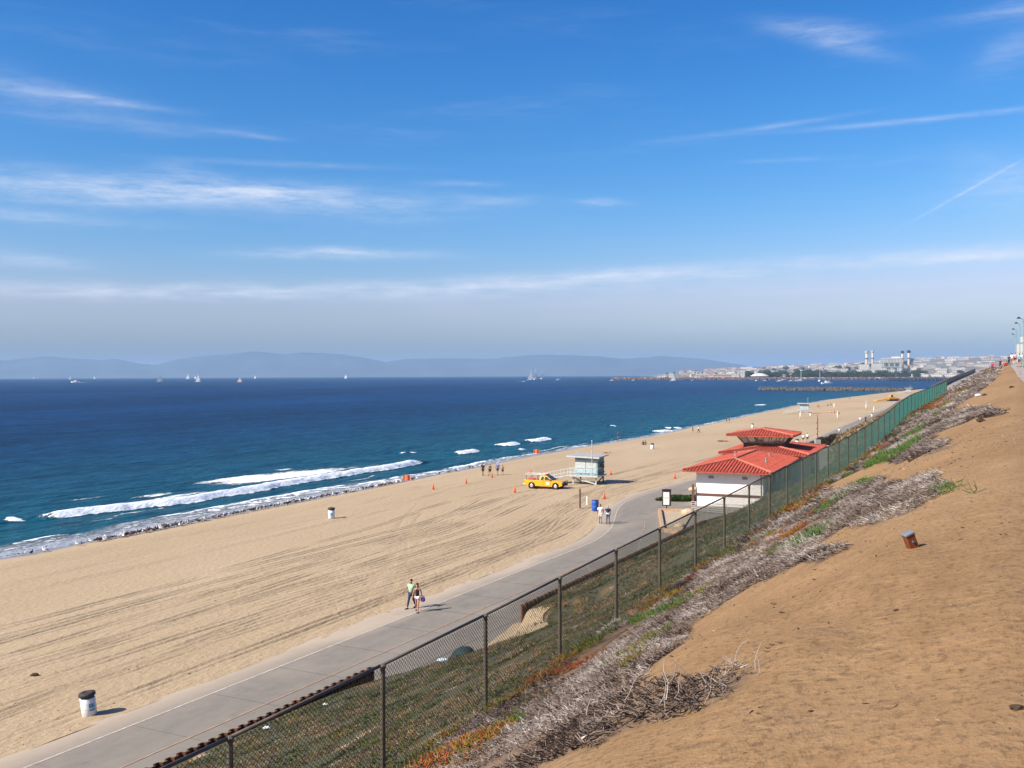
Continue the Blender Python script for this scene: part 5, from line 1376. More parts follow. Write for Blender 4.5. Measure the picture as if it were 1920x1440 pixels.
    V = [P[n_] for n_ in names]; E_ = [(idx[a], idx[b_]) for a, b_ in Eg]; Rr = [rad[n_[:-1]] if n_[-1] in 'LR' else rad[n_] for n_ in names]
    if hands:
        for sd in 'LR':
            w_, ha = Vector(P['wr' + sd]), Vector(P['ha' + sd]); d = (ha - w_).normalized(); sx_ = Vector((0, 1, 0)); sx_ = (sx_ - d * sx_.dot(d)).normalized(); nn = d.cross(sx_)
            for q_, ln in ((-.03, .055), (-.01, .068), (.01, .062), (.03, .048)):
                V.append(tuple(ha + sx_ * q_ + d * .02)); V.append(tuple(ha + sx_ * q_ * 1.2 + d * (.02 + ln) + nn * .02)); E_ += [(idx['ha' + sd], len(V) - 2), (len(V) - 2, len(V) - 1)]; Rr += [.010, .008]
            V.append(tuple(w_ + d * .05 + sx_ * -.045)); E_.append((idx['wr' + sd], len(V) - 1)); Rr.append(.010)
    skin_obj('body', V, E_, Rr, msk, t, 1)
    def sub(nm, keys, edges, rr, m):
        ii = {n_: i for i, n_ in enumerate(keys)}
        pts = [kk if not isinstance(kk, str) else P[kk] for kk in keys]
        return skin_obj(nm, pts, edges, rr, m, t, 1)
    def mid(a, b_, f): return tuple(Vector(P[a]).lerp(Vector(P[b_]), f))
    if top is not None:
        pts = [mid('pel', 'sp', -.15), P['sp'], P['ch'], mid('ch', 'nk', .62)]; ed = [(0, 1), (1, 2), (2, 3)]; rr = [(.158, .150), (.135 if female else .158, .135 if female else .15), (.155 if female else .175, .15), (.10, .09)]
        if sleeves == 0:
            for sg in (1, -1): pts.append((sg * .085, P['nk'][1] + .02, P['nk'][2] - .05)); ed.append((2, len(pts) - 1)); rr.append(.045)
        if sleeves > 0:
            for sd in 'LR':
                pts += [P['sh' + sd], mid('sh' + sd, 'el' + sd, min(1, sleeves * 1.4))]; n_ = len(pts); ed += [(2, n_ - 2), (n_ - 2, n_ - 1)]; rr += [.085, .066]
                if sleeves >= 1: pts.append(mid('el' + sd, 'wr' + sd, .8)); ed.append((n_ - 1, n_)); rr.append(.045)
        skin_obj('shirt', pts, ed, rr, cmat(top), t, 1)
    if bottom is not None:
        f = {'shorts': .75, 'trousers': 1.0, 'swim': .35, 'short_shorts': .42, 'skirt': .8}[legs]
        pts = [mid('pel', 'sp', .15)]; ed = []; rr = [(.150, .115)]
        for sd in 'LR':
            pts.append(P['hip' + sd]); n_ = len(pts) - 1; ed.append((0, n_)); rr.append(.112)
            pts.append(mid('hip' + sd, 'kn' + sd, f)); ed.append((n_, n_ + 1)); rr.append(.094 if legs != 'trousers' else .074)
            if legs == 'trousers': pts.append(mid('kn' + sd, 'an' + sd, .95)); ed.append((n_ + 1, n_ + 2)); rr.append(.056)
        skin_obj('trousers' if legs == 'trousers' else 'shorts', pts, ed, rr, cmat(bottom), t, 1)
    hc = P['h2']; hm = m_hair if hair in ('dark', 'long') else m_hairg if hair == 'grey' else cmat((.75, .74, .72))
    b = MB().ball((hc[0], hc[1] + .025, hc[2] + .005), (.088, .098, .075), 12, 8)
    if hair == 'long': b.ball((0, hc[1] + .075, hc[2] - .12), (.085, .06, .15), 10, 8)
    if hair == 'hat': b.lathe([(.10, hc[2] + .02), (.15, hc[2] + .01), (.15, hc[2] + .03), (.10, hc[2] + .05)], c=(0, hc[1], 0), n=12)
    b.build('hat' if hair == 'hat' else 'hair', hm, t, True)
    if hands:
        n_ = P['ns']
        MB().ball((.032, n_[1] + .052, n_[2] + .035), .011, 6, 4).ball((-.032, n_[1] + .052, n_[2] + .035), .011, 6, 4).build('eyes', m_eye, t)
    if pose in ('walk', 'crouch'):
        for sd in 'LR':
            a_, o_ = Vector(P['an' + sd]), Vector(P['to' + sd])
            MB().bar(a_ + Vector((0, .07, -.055)), o_ + Vector((0, -.05, -.008)), .095, .07).build('shoe', m_shoe if top != (.78, .76, .74) else m_shoe, t, bevel=.02)
    return t
PI = math.pi
# couple on the path
q = ground(771.5, 1141)
person((q.x, q.y, .0), R(-35), 'man in a pale green T-shirt and dark jeans walking by the path beside a woman', (.34, .50, .36), (.025, .04, .085), SK, 'dark', 'trousers', swing=.30, h=1.78, hands=True, phase=-1,
       arms={'R': ((-.40, .06, 1.20), (-.46, -.10, 1.02)), 'L': ((.30, .10, 1.22), (.42, .02, 1.12))}, group=None)
q = ground(782.5, 1148)
w1 = person((q.x, q.y, .015), R(-10), 'woman in a black vest and white shorts carrying a purple bag along the path', (.02, .016, .02), (.78, .74, .80), (.46, .22, .13), 'long', 'short_shorts', swing=.30, h=1.72, sleeves=0, female=True, hands=True)
m_pur = mat('purple_bag', (.10, .04, .22), .8, .2, .2)
q2 = q + Vector((.34, -.02, .62))
hb = empty('bag', q2, R(-10), 'purple bag hanging from the hand of the woman in white shorts', 'bag')
b = MB(); b.lathe([(.03, 0), (.13, .04), (.15, .16), (.11, .28), (.04, .32)], n=12); me = b.mesh('pouch')
for v_ in me.vertices: v_.co.y *= .55
link('pouch', me, m_pur, hb)
MB().bar((-.06, 0, .28), (-.01, 0, .44), .012, n=5).bar((.06, 0, .28), (.01, 0, .44), .012, n=5).build('strap', m_pur, hb)
# second couple
q = ground(1126, 982); person((q.x, q.y, .02), PI + R(-8), 'man all in white shirt and white shorts walking away by the blue drum', (.80, .78, .80), (.78, .76, .78), SKD, 'dark', 'shorts', swing=.16, h=1.80, hands=True)
q = ground(1140, 983); person((q.x, q.y, .02), PI + R(8), 'person in a navy top with a shirt tied at the waist', (.035, .035, .075), (.10, .12, .16), SK, 'grey', 'trousers', swing=.14, h=1.74, hands=True,
       arms={'L': ((.34, -.02, 1.34), (.54, -.04, 1.38))})
q = ground(1140, 983)
o = MB().lathe([(.175, .88), (.19, .96), (.165, 1.10)], n=14).build('tied_shirt', cmat((.55, .60, .72)), None, True, loc=(q.x, q.y, .02)); me = o.data
for v_ in me.vertices: v_.co.y *= .78
tag(o, 'pale blue shirt tied round the waist of the person in the navy top', 'shirt')
# four by the water
for u, v, l, kw in ((905.5, 892, 'walker in a black wetsuit top, leftmost of the four near the water', dict(top=(.02, .022, .035), bottom=(.06, .015, .02), skin=SKD, legs='shorts')),
                    (918.5, 893, 'bare-chested man in black shorts, second from left of the four walkers', dict(top=None, bottom=(.02, .02, .022), skin=(.36, .18, .10), legs='shorts')),
                    (933, 891, 'person in a white cap and blue T-shirt, third of the four walkers', dict(top=(.10, .16, .42), bottom=(.02, .05, .09), hair='hat', legs='shorts')),
                    (942.5, 891, 'bare-chested boy in dark red shorts, rightmost of the four walkers', dict(top=None, bottom=(.10, .02, .025), skin=(.46, .24, .15), h=1.45))):
    kw.setdefault('h', 1.82)
    person(ground(u, v), PI + random.uniform(-.5, .5), l, group='four walkers near the water', swing=random.uniform(.1, .3), **kw)
# single far figures
FP = [(1206, 834, 'dark pair member sitting on the sand left of a white bin', dict(top=(.03, .03, .05), bottom=(.02, .02, .03), pose='sit'), -.6), (1210, 834, 'sitting figure in blue grey leaning to a dark companion near the bin', dict(top=(.08, .09, .14), bottom=(.02, .02, .03), pose='sit'), .5),
      (1299, 811, 'small dark figure walking left of one in a white top by the water', dict(top=(.03, .03, .03), bottom=(.05, .03, .03), h=1.5), 1.2), (1310, 812, 'figure in a white top and black trousers near the foam', dict(top=(.8, .78, .76), bottom=(.02, .02, .02), legs='trousers', h=1.8), 1.2),
      (1362, 793, 'dark figure at the water edge among gulls, left of a pair', dict(top=(.03, .03, .04), bottom=(.03, .03, .04)), 1.4), (1367, 792, 'dark figure at the water edge among gulls, right of a pair', dict(top=(.05, .03, .03), bottom=(.03, .03, .04)), 1.6),
      (1362, 828, 'sunbather in red on the sand left of the lookout roof', dict(top=(.45, .10, .06), bottom=(.30, .08, .05), pose='lie'), 1.2), (1352, 828, 'dark clothed sunbather lying left of one in red', dict(top=(.04, .03, .03), bottom=(.04, .03, .03), pose='lie'), 1.9),
      (1137, 850, 'bare-skinned sunbather with dark hair lying beyond the pale blue tower', dict(top=None, bottom=(.35, .10, .06), skin=(.50, .26, .16), pose='lie'), -1.3),
      (1533, 765, 'runner in red shorts playing near the distant tower', dict(top=None, bottom=(.40, .06, .04)), .8), (1536, 766, 'runner in dark shorts playing near the distant tower', dict(top=None, bottom=(.05, .03, .03)), -.8),
      (1552, 761, 'dark seated figure behind the volleyball net, left one', dict(top=(.03, .03, .03), bottom=(.03, .03, .03), pose='sit'), .5), (1558, 760, 'dark seated figure behind the volleyball net, right one', dict(top=(.03, .03, .03), bottom=(.03, .03, .03), pose='sit'), -.4),
      (1558.5, 774, 'white-topped player sitting under the front volleyball net', dict(top=(.8, .78, .76), bottom=(.3, .1, .1), pose='sit'), .5), (1565, 776, 'red-clad player crouching by the front net post', dict(top=(.40, .08, .07), bottom=(.1, .03, .03), pose='crouch'), -.6), (1573, 777, 'dark figure sitting right of the front net post', dict(top=(.03, .02, .02), bottom=(.03, .03, .03), pose='sit'), .2),
      (1506, 829, 'shorter of two in white tops and black shorts behind the station', dict(top=(.8, .78, .78), bottom=(.02, .02, .02), h=1.6), 2.8), (1514, 829, 'taller of two in white tops and black shorts behind the station', dict(top=(.8, .78, .78), bottom=(.02, .02, .02), h=1.85), 2.9),
      (1573.5, 818, 'person in a white top, grey trousers and dark hat standing on the far path', dict(top=(.75, .73, .72), bottom=(.28, .24, .24), legs='trousers', hair='dark', h=1.85), 3.0),
      (1613, 794, 'cyclist-like walker in white with bare legs on the far path', dict(top=(.8, .78, .76), bottom=(.5, .25, .2), h=1.75), 2.6), (1623, 793, 'walker in dark clothes on the far path right of one in white', dict(top=(.05, .03, .06), bottom=(.04, .03, .05), legs='trousers'), 2.7),
      (1684, 767, 'dark-haired person in a white top just above the green fence rail', dict(top=(.75, .76, .8), bottom=(.7, .7, .75), hair='long'), 2.6), (1715, 749, 'person in a pale top on the far path near the end of the beach', dict(top=(.75, .6, .55), bottom=(.6, .5, .45)), 2.6),
      (1649, 737, 'tiny figure in bright pink at the water line near the jetty', dict(top=(.7, .08, .10), bottom=(.4, .08, .08), pose='sit'), 1.0), (1593, 748, 'tiny dark seated figure on the far sand before the jetty', dict(top=(.03, .03, .03), bottom=(.03, .03, .03), pose='sit'), 1.0),
      (1159, 822, 'faint wader standing in the shallow foam beyond the tower', dict(top=(.10, .12, .14), bottom=(.05, .06, .08)), 1.0)]
for u, v, l, kw, f in FP:
    person(ground(u, v), f, l, **kw)
for u, Y, l, kw in ((1860.5, 196, 'person in a bright red top on the skyline where the ramp ends', dict(top=(.65, .02, .03), bottom=(.03, .04, .08), legs='trousers')), (1875.5, 185, 'dark red dressed person on the skyline right of the one in red', dict(top=(.15, .02, .02), bottom=(.05, .02, .02))),
                    (1884, 180, 'person in a rust red top sitting beside the bluff path', dict(top=(.40, .06, .04), bottom=(.2, .04, .03), pose='sit')), (1887.5, 181, 'second rust red dressed person sitting beside the bluff path', dict(top=(.32, .05, .04), bottom=(.1, .04, .03), pose='sit')),
                    (1892, 172, 'person in dark clothes beside one in a white shirt on the bluff path', dict(top=(.03, .04, .05), bottom=(.03, .03, .04), legs='trousers')), (1897.5, 150, 'person in a white T-shirt walking on the bluff path', dict(top=(.8, .8, .8), bottom=(.4, .2, .16))),
                    (1904, 155, 'person in a pink and white top on the bluff path', dict(top=(.7, .35, .36), bottom=(.12, .03, .04))), (1911.5, 128, 'person in a pale teal shirt on the bluff path near the right edge', dict(top=(.22, .55, .60), bottom=(.10, .14, .2))),
                    (1917.5, 126, 'dark-haired person in a white top at the very right edge', dict(top=(.8, .8, .8), bottom=(.5, .25, .2), hair='long'))):
    X = (u - 960) / FPX * Y; person((X, Y, zat(X, Y) + .02), random.uniform(2.6, 3.6), l, **kw)

# ------------------------------------------------------------------ gulls along the water line
m_gw = mat('gull_white', (.78, .77, .76), .8, .2, .05); m_gg = mat('gull_grey', (.30, .31, .33), .8); m_gb = mat('gull_brown', (.115, .072, .055), .85, .2, .3); m_gd = mat('gull_dark', (.03, .025, .025), .8)
def gull_mesh(kind):
    b = MB(); b.ball((0, 0, .20), (.20, .085, .085), 8, 5); b.cur = 1 if kind != 'brown' else 2
    b.ball((-.05, 0, .235), (.20, .088, .065), 8, 5)
    b.cur = 0; b.ball((.17, 0, .315), (.062, .05, .05), 6, 4); b.bar((.12, 0, .22), (.165, 0, .30), .04, n=5)
    b.cur = 3; b.bar((.21, 0, .31), (.275, 0, .30), .012, n=4); b.bar((-.22, 0, .215), (-.36, 0, .20), .03, .05); b.bar((.0, .03, .0), (.0, .03, .14), .010, n=3).bar((.0, -.03, .0), (.0, -.03, .14), .010, n=3)
    me = b.mesh('gull'); 
    for m_ in ((m_gw if kind != 'brown' else m_gb), m_gg, m_gb, m_gd): me.materials.append(m_)
    return me
gm = [gull_mesh('white'), gull_mesh('brown')]
n = 0
while n < 286:
    u = RS.choice([RS.uniform(170, 735), RS.uniform(170, 560), RS.uniform(0, 900), RS.uniform(640, 760)], p=[.46, .2, .22, .12]) if n < 262 else RS.uniform(1315, 1392)
    w_ = np.interp(u, [0, 100, 190, 300, 400, 480, 560, 640, 720, 800, 850, 900, 960, 1300, 1350, 1400], [1045, 1031, 1013, 991, 971, 956, 941, 926, 909, 894, 885, 874, 862, 802, 791, 780])
    q = at_z(u, w_, -1.4); s_, t_ = st(q.x, q.y); t_ = float(tshore(s_)) + 1.9 + abs(RS.normal(0, .5)) + (.6 if u > 1300 else 0)
    X, Y = xy(s_, t_); kd = int(RS.rand() < .5) if n < 262 else 0
    o = bpy.data.objects.new('gull', gm[kd]); COL.objects.link(o); o.location = (X, Y, zat(X, Y) + .0)
    o.rotation_euler = (0, 0, RS.uniform(0, 6.28)); k = RS.uniform(1.1, 1.45); o.scale = (k, k, k)
    far = u > 1300
    zone = ['at the sparse far left end of the row', 'in the row below the left half of the breaker', 'in the row below the widest foam sheet', 'in the row straight above the lone bin', 'in the row between the lone bin and the red flag', 'in the thin row right of the red flag', 'at the far water edge near two dark figures'][6 if far else int(np.searchsorted([170, 330, 480, 620, 750], u))]
    tag(o, ('white and grey' if kd == 0 else 'brown young') + ' gull standing ' + zone, 'gull', ('white' if kd == 0 else 'brown') + ' gulls ' + zone)
    n += 1

# ------------------------------------------------------------------ boats
m_hull = mat('white_hull', (.80, .80, .80), .4, .5, .03, .3); m_sail = mat('white_sail', (.82, .82, .80), .8, .2, .04, .3); m_sailg = mat('grey_sail', (.42, .45, .50), .8); m_sailt = mat('tan_sail', (.62, .46, .36), .8); m_wake = mat('wake_foam', (.78, .80, .82), .9, .1, .1, .5); m_orng = mat('orange_hull', (.60, .20, .10), .5)
def curv(z, X, Y): return z - (X * X + Y * Y) / (2 * 6.37e6)
def sea_pt(u, d): X = (u - 960) / FPX * d; return Vector((X, d, curv(WATER, X, d)))
def hullm(b, L, B, H):
    st_ = [(-.5, .36, .9), (-.3, .48, .85), (0, .5, .85), (.3, .34, .95), (.5, .02, 1.15)]
    vs = []; 
    for x_, w_, z_ in st_: vs += [(x_ * L, -w_ * B, z_ * H), (x_ * L, -w_ * B * .6, -.2 * H), (x_ * L, w_ * B * .6, -.2 * H), (x_ * L, w_ * B, z_ * H)]
    fs = []
    for i in range(4):
        for j in range(4): a_ = 4 * i + j; c_ = 4 * i + (j + 1) % 4; fs.append((a_, c_, c_ + 4, a_ + 4))
    fs += [(0, 3, 2, 1), (16, 17, 18, 19)]; b.add(vs, fs)
def sailboat(u, d, H, label, msail=m_sail, hm=m_hull, rz=None, furled=False, L=None):
    H *= 1.35; L = L and L * 1.3
    L = L or H * .72; t = empty('sailboat', sea_pt(u, d), rz if rz is not None else random.uniform(-.5, .5), label, 'sailboat')
    b = MB(); hullm(b, L, L * .28, L * .11); b.box((-.05 * L, 0, L * .12), (L * .35, L * .16, L * .06)); b.build('hull', hm, t)
    MB().bar((.08 * L, 0, 0), (.08 * L, 0, H), .012 * H, n=5).build('mast', m_hull, t)
    if not furled:
        for nm, pts in (('mainsail', [(.05 * L, H * .13), (.05 * L, H * .97), (-.10 * L, H * .6), (-.42 * L, H * .14)]), ('jib', [(.47 * L, H * .12), (.30 * L, H * .45), (.11 * L, H * .86), (.10 * L, H * .15)])):
            MB().prism(pts, -.04, .04).build(nm, msail, t)
    else: MB().bar((.05 * L, 0, H * .14), (-.40 * L, 0, H * .15), .02 * H, n=5).build('boom', msail, t)
    return t
def motorboat(u, d, L, label, rz=0.0, hm=m_hull, wake=0, name='motorboat'):
    t = empty(name, sea_pt(u, d), rz, label, 'boat')
    b = MB(); hullm(b, L, L * .32, L * .14); b.build('hull', hm, t)
    MB().box((0, 0, L * .19), (L * .34, L * .2, L * .14)).build('cabin', m_hull, t); MB().box((L * .05, 0, L * .205), (L * .26, L * .205, L * .05)).build('cabin_window', m_glass, t)
    if wake:
        b = MB(); n_ = 10; vs = []; fs = []
        for i in range(n_ + 1):
            x_ = -L * .5 - wake * i / n_; w_ = L * .22 + wake * .05 * i / n_
            vs += [(x_, -w_, .35 * (1 - i / n_)), (x_, w_, .35 * (1 - i / n_)), (x_, w_, -1), (x_, -w_, -1)]
        for i in range(n_):
            for j in range(4): a_ = 4 * i + j; c_ = 4 * i + (j + 1) % 4; fs.append((a_, c_, c_ + 4, a_ + 4))
        fs += [(0, 3, 2, 1), (4 * n_, 4 * n_ + 1, 4 * n_ + 2, 4 * n_ + 3)]
        b.add(vs, fs); tag(b.build('wake', m_wake, None, loc=t.location), 'white foam wake trailing the motor yacht at far left' if u < 200 else 'low white wake streak left of the three close sails', 'wake', kind='thing').rotation_euler[2] = rz
    return t
sailboat(63, 7500, 14, 'tiny white sail on the horizon at the far left'); sailboat(131, 5200, 15, 'faint grey sail just behind the motor yacht at far left', m_sailg)
motorboat(141, 2500, 21, 'white motor yacht with a wake at far left', PI, wake=22); sailboat(177, 6500, 14, 'tiny white sail on the horizon right of the motor yacht')
sailboat(299, 2500, 16, 'sailboat with a small grey sail left of the tall horizon sail', m_sailg, rz=.3); sailboat(352, 4800, 20, 'tall white sail on the horizon left of a short one'); sailboat(366, 5200, 13, 'short white sail on the horizon right of a tall one')
sailboat(371, 2550, 15, 'sailboat with a pale triangular sail below the horizon pair', m_sailg, rz=-.2); sailboat(449, 2250, 9, 'small boat with an orange hull and grey sail', m_sailg, m_orng, L=10); sailboat(478, 5600, 13, 'tiny white sail on the horizon above the orange boat'); sailboat(648, 4800, 15, 'lone white sail on the horizon left of centre')
sailboat(994.5, 2600, 19, 'grey-sailed boat, leftmost of the three close sails', m_sailg, rz=.1); sailboat(1004, 2800, 23, 'tall white sail, middle of the three close sails', rz=1.1); sailboat(1016, 3300, 22, 'narrow white sail, rightmost of the three close sails', rz=1.2)
motorboat(983, 2150, 7, 'low white speedboat left of the three close sails', 0, wake=10); motorboat(1047, 2600, 13, 'white motorboat right of the three close sails', .2)
motorboat(1148, 2250, 11, 'white motorboat off the tip of the breakwater', .3); sailboat(1262, 2100, 11, 'white sailboat passing in front of the long breakwater', rz=.2, L=10); motorboat(1188, 2330, 9, 'small white boat against the breakwater rocks', 0)
sailboat(1299.5, 2250, 9, 'small tan sail close to the breakwater', m_sailt); sailboat(1419, 2050, 13, 'tan sailed boat near the domed roof', m_sailt, rz=1.0); motorboat(1435, 2050, 8, 'small white boat right of the tan sail', .2)
motorboat(1462, 1900, 11, 'white cabin cruiser moored before a second one', .1); motorboat(1468, 2150, 11, 'second white cabin cruiser behind the first', .2); motorboat(1483.5, 1950, 9, 'low white boat left of the bare mast', .1); motorboat(1493, 1980, 8, 'small white boat beside the tall bare mast', .3)
sailboat(1501, 1950, 17, 'moored sailboat with a tall bare mast', furled=True, L=10, rz=.1); sailboat(1537, 1900, 18, 'white sailboat before the green harbour trees', rz=1.1); motorboat(1551, 1450, 17, 'long low pinkish white boat in the bay', .05)
m_buoy = mat('white_buoy', (.78, .78, .76), .5)
for u in (1495, 1514, 1541, 1561.5, 1575):
    o = MB().ball((0, 0, .4), (1.0, 1.0, .75), 8, 5).build('buoy', m_buoy, None, True, loc=sea_pt(u, 985)); tag(o, 'small white buoy floating behind the dark rock jetty', 'buoy', 'white buoys behind the jetty')

# ------------------------------------------------------------------ rock jetty and harbour breakwater
m_jrock = mat('jetty_rock', (.085, .075, .068), .95, .1, .4, .5, bmp=.05, wear=(.17, .13, .11)); m_brock = mat('breakwater_rock', (.11, .075, .07), .95, .1, .3, .1); m_bcap = mat('breakwater_top', (.40, .34, .30), .95, .1, .2, .05)
def rocks(name, pts, width, hgt, size, n, m, parent, seed):
    rs = np.random.RandomState(seed); P = [Vector(p_) for p_ in pts]; L = [(b_ - a_).length for a_, b_ in zip(P[:-1], P[1:])]; tot = sum(L)
    bm0 = bmesh.new(); bmesh.ops.create_icosphere(bm0, subdivisions=1, radius=1); v0 = np.array([v_.co for v_ in bm0.verts]); f0 = np.array([[v_.index for v_ in f.verts] for f in bm0.faces]); bm0.free()
    V, F = [], []
    for i in range(n):
        d = rs.rand() * tot; k = 0
        while k < len(L) - 1 and d > L[k]: d -= L[k]; k += 1
        c = P[k].lerp(P[k + 1], d / L[k]); dr = (P[k + 1] - P[k]).normalized(); nm = Vector((-dr.y, dr.x, 0)); o_ = rs.uniform(-1, 1)
        c = c + nm * o_ * width; z_ = hgt * (1 - abs(o_)) * rs.uniform(.55, 1.1)
        s_ = size * rs.uniform(.6, 1.3, 3); vv_ = v0 * s_ * rs.uniform(.8, 1.15, (len(v0), 1)) + np.array([c.x, c.y, c.z + z_])
        F.append(f0 + len(V) * len(v0)); V.append(vv_)
    o = np_mesh(name, np.concatenate(V), np.concatenate(F), m, parent); o['kind'] = 'stuff'; return o
j0, j1 = at_z(1426, 731.5, WATER), at_z(1712, 733, WATER)
jt = empty('jetty', (0, 0, 0), 0, 'long low jetty of dark rocks reaching from the beach into the bay', 'jetty')
rocks('rocks', [j0, j0.lerp(j1, .5) + Vector((0, -6, 0)), j1], 5.0, 2.0, 1.7, 900, m_jrock, jt, 5)
bp = [sea_pt(1150, 2640), sea_pt(1240, 2560), sea_pt(1400, 2420), sea_pt(1530, 2330), sea_pt(1700, 2230), sea_pt(1850, 2180)]
bw = empty('breakwater', (0, 0, 0), 0, 'long reddish rock breakwater in front of the far harbour town', 'breakwater')
rocks('rocks', bp, 10, 3.5, 4.0, 1500, m_brock, bw, 6)
b = MB()
for a_, c_ in zip(bp[:-1], bp[1:]): b.bar(a_ + Vector((0, 8, 4)), c_ + Vector((0, 8, 4)), 9, 4)
b.build('walkway', m_bcap, bw)
m_pier = mat('dark_pier', (.05, .055, .065), .9, .1, .2, .1)
pr_ = empty('pier', (0, 0, 0), 0, 'dark low pier on piles at the right end of the harbour', 'pier')
a_, c_ = sea_pt(1665, 1900), sea_pt(1800, 1850)
MB().bar(a_ + Vector((0, 0, 5.5)), c_ + Vector((0, 0, 5.5)), 10, 2.2).build('deck', m_pier, pr_)
for i in range(18):
    p_ = a_.lerp(c_, i / 17); MB().bar(p_ + Vector((0, 0, -3)), p_ + Vector((0, 0, 5)), .9, n=5).bar(p_ + Vector((0, 8, -3)), p_ + Vector((0, 8, 5)), .9, n=5).build('pile', m_pier, pr_)
MB().box((a_.lerp(c_, .25).x, a_.y, 9), (26, 12, 5)).build('pier_shed', m_pier, pr_)

# ------------------------------------------------------------------ far town
def tz(a, d):
    """land height in the direction a (x/y) at distance d"""
    H = np.interp(a, [.13, .17, .20, .25, .30, .34, .39, .45, .5, .8], [2, 16, 30, 40, 54, 62, 78, 92, 98, 110])
    f0 = np.interp(a, [.13, .18, .24, .31, .40, .8], [2700, 2560, 2430, 2340, 2260, 2200])
    k = np.clip((d - f0 - 250) / 3200, 0, 1); k = k * k * (3 - 2 * k)
    side = np.clip((a - .140) / .02, 0, 1)
    z = -4 + 6.0 * np.clip((d - f0) / 60, 0, 1) + H * k + 3 * fbm(a * 60, d / 250, 151, 3) * np.clip((d - f0 - 300) / 600, 0, 1)
    return np.where(side < 1, -6 + (z + 6) * side, z)
m_town = mat('town_ground', (.20, .19, .15), .95, .1, .35, .006, wear=(.075, .095, .06))
aa = np.linspace(.13, .80, 150); dd_ = np.concatenate([np.linspace(2150, 2900, 40), np.linspace(2950, 6600, 60), [7600, 9000]])
AA, DD = np.meshgrid(aa, dd_, indexing='ij'); V = np.stack([AA * DD, DD, tz(AA, DD)], -1).reshape(-1, 3); k = len(dd_)
i = np.arange((len(aa) - 1) * k).reshape(len(aa) - 1, k)[:, :-1].ravel()
o = np_mesh('town_ground', V, np.stack([i, i + k, i + k + 1, i + 1], 1), m_town, None, True); o['kind'] = 'structure'
m_hw = [mat('town_wall_%d' % i, c, .9, .2, .05, .05) for i, c in enumerate(((.60, .55, .49), (.42, .31, .24), (.47, .43, .39), (.58, .55, .51)))]
m_hr = [mat('town_roof_%d' % i, c, .9, .2, .1, .05) for i, c in enumerate(((.30, .16, .13), (.36, .33, .31), (.50, .46, .42), (.20, .16, .14)))]
m_hwin = mat('town_window', (.06, .08, .10), .3, .5)
def house_mesh(kind, w_, d_, h_, mw, mr):
    b = MB(); b.box((0, 0, h_ / 2 - 4), (w_, d_, h_ + 8))
    b.cur = 1
    if kind == 'gable': b.add([(-w_ / 2 - .6, -d_ / 2 - .6, h_), (w_ / 2 + .6, -d_ / 2 - .6, h_), (w_ / 2 + .6, d_ / 2 + .6, h_), (-w_ / 2 - .6, d_ / 2 + .6, h_), (-w_ / 2 - .6, 0, h_ + 3), (w_ / 2 + .6, 0, h_ + 3)], [(0, 1, 5, 4), (2, 3, 4, 5), (1, 2, 5), (3, 0, 4), (3, 2, 1, 0)])
    elif kind == 'hip': b.add([(-w_ / 2 - .8, -d_ / 2 - .8, h_), (w_ / 2 + .8, -d_ / 2 - .8, h_), (w_ / 2 + .8, d_ / 2 + .8, h_), (-w_ / 2 - .8, d_ / 2 + .8, h_), (-w_ / 4, 0, h_ + 3), (w_ / 4, 0, h_ + 3)], [(0, 1, 5, 4), (2, 3, 4, 5), (1, 2, 5), (3, 0, 4), (3, 2, 1, 0)])
    else: b.box((0, 0, h_ + .3), (w_ + .8, d_ + .8, .6)); b.box((w_ * .2, 0, h_ + 1.2), (w_ * .2, d_ * .3, 1.4))
    b.cur = 2
    nx = max(2, int(w_ / 4)); ny = max(1, int(h_ / 3.2))
    for i in range(nx):
        for j in range(ny): b.box((-w_ / 2 + w_ * (i + .5) / nx, -d_ / 2 - .05, h_ * (j + .55) / ny), (w_ / nx * .5, .25, h_ / ny * .45))
    me = b.mesh('town_house'); 
    for m_ in (mw, mr, m_hwin): me.materials.append(m_)
    return me
HT = [('gable', 16, 12, 6, 0, 0, 'red gabled white house in the far hillside town'), ('hip', 20, 14, 6.5, 1, 1, 'grey hip-roofed tan house in the far hillside town'), ('flat', 24, 14, 8, 3, 2, 'flat-roofed white block in the far hillside town'), ('flat', 34, 16, 9, 2, 3, 'long grey apartment block in the far hillside town'),
      ('gable', 22, 13, 7, 2, 1, 'grey gabled pale house in the far hillside town'), ('flat', 46, 18, 7, 0, 2, 'very long white building in the far hillside town'), ('hip', 18, 14, 7, 1, 0, 'red hip-roofed tan house in the far hillside town')]
hm_ = [house_mesh(k_, w_, d_, h_, m_hw[a_], m_hr[b_]) for k_, w_, d_, h_, a_, b_, l in HT]
rs = np.random.RandomState(33); placed = []
tries = 0
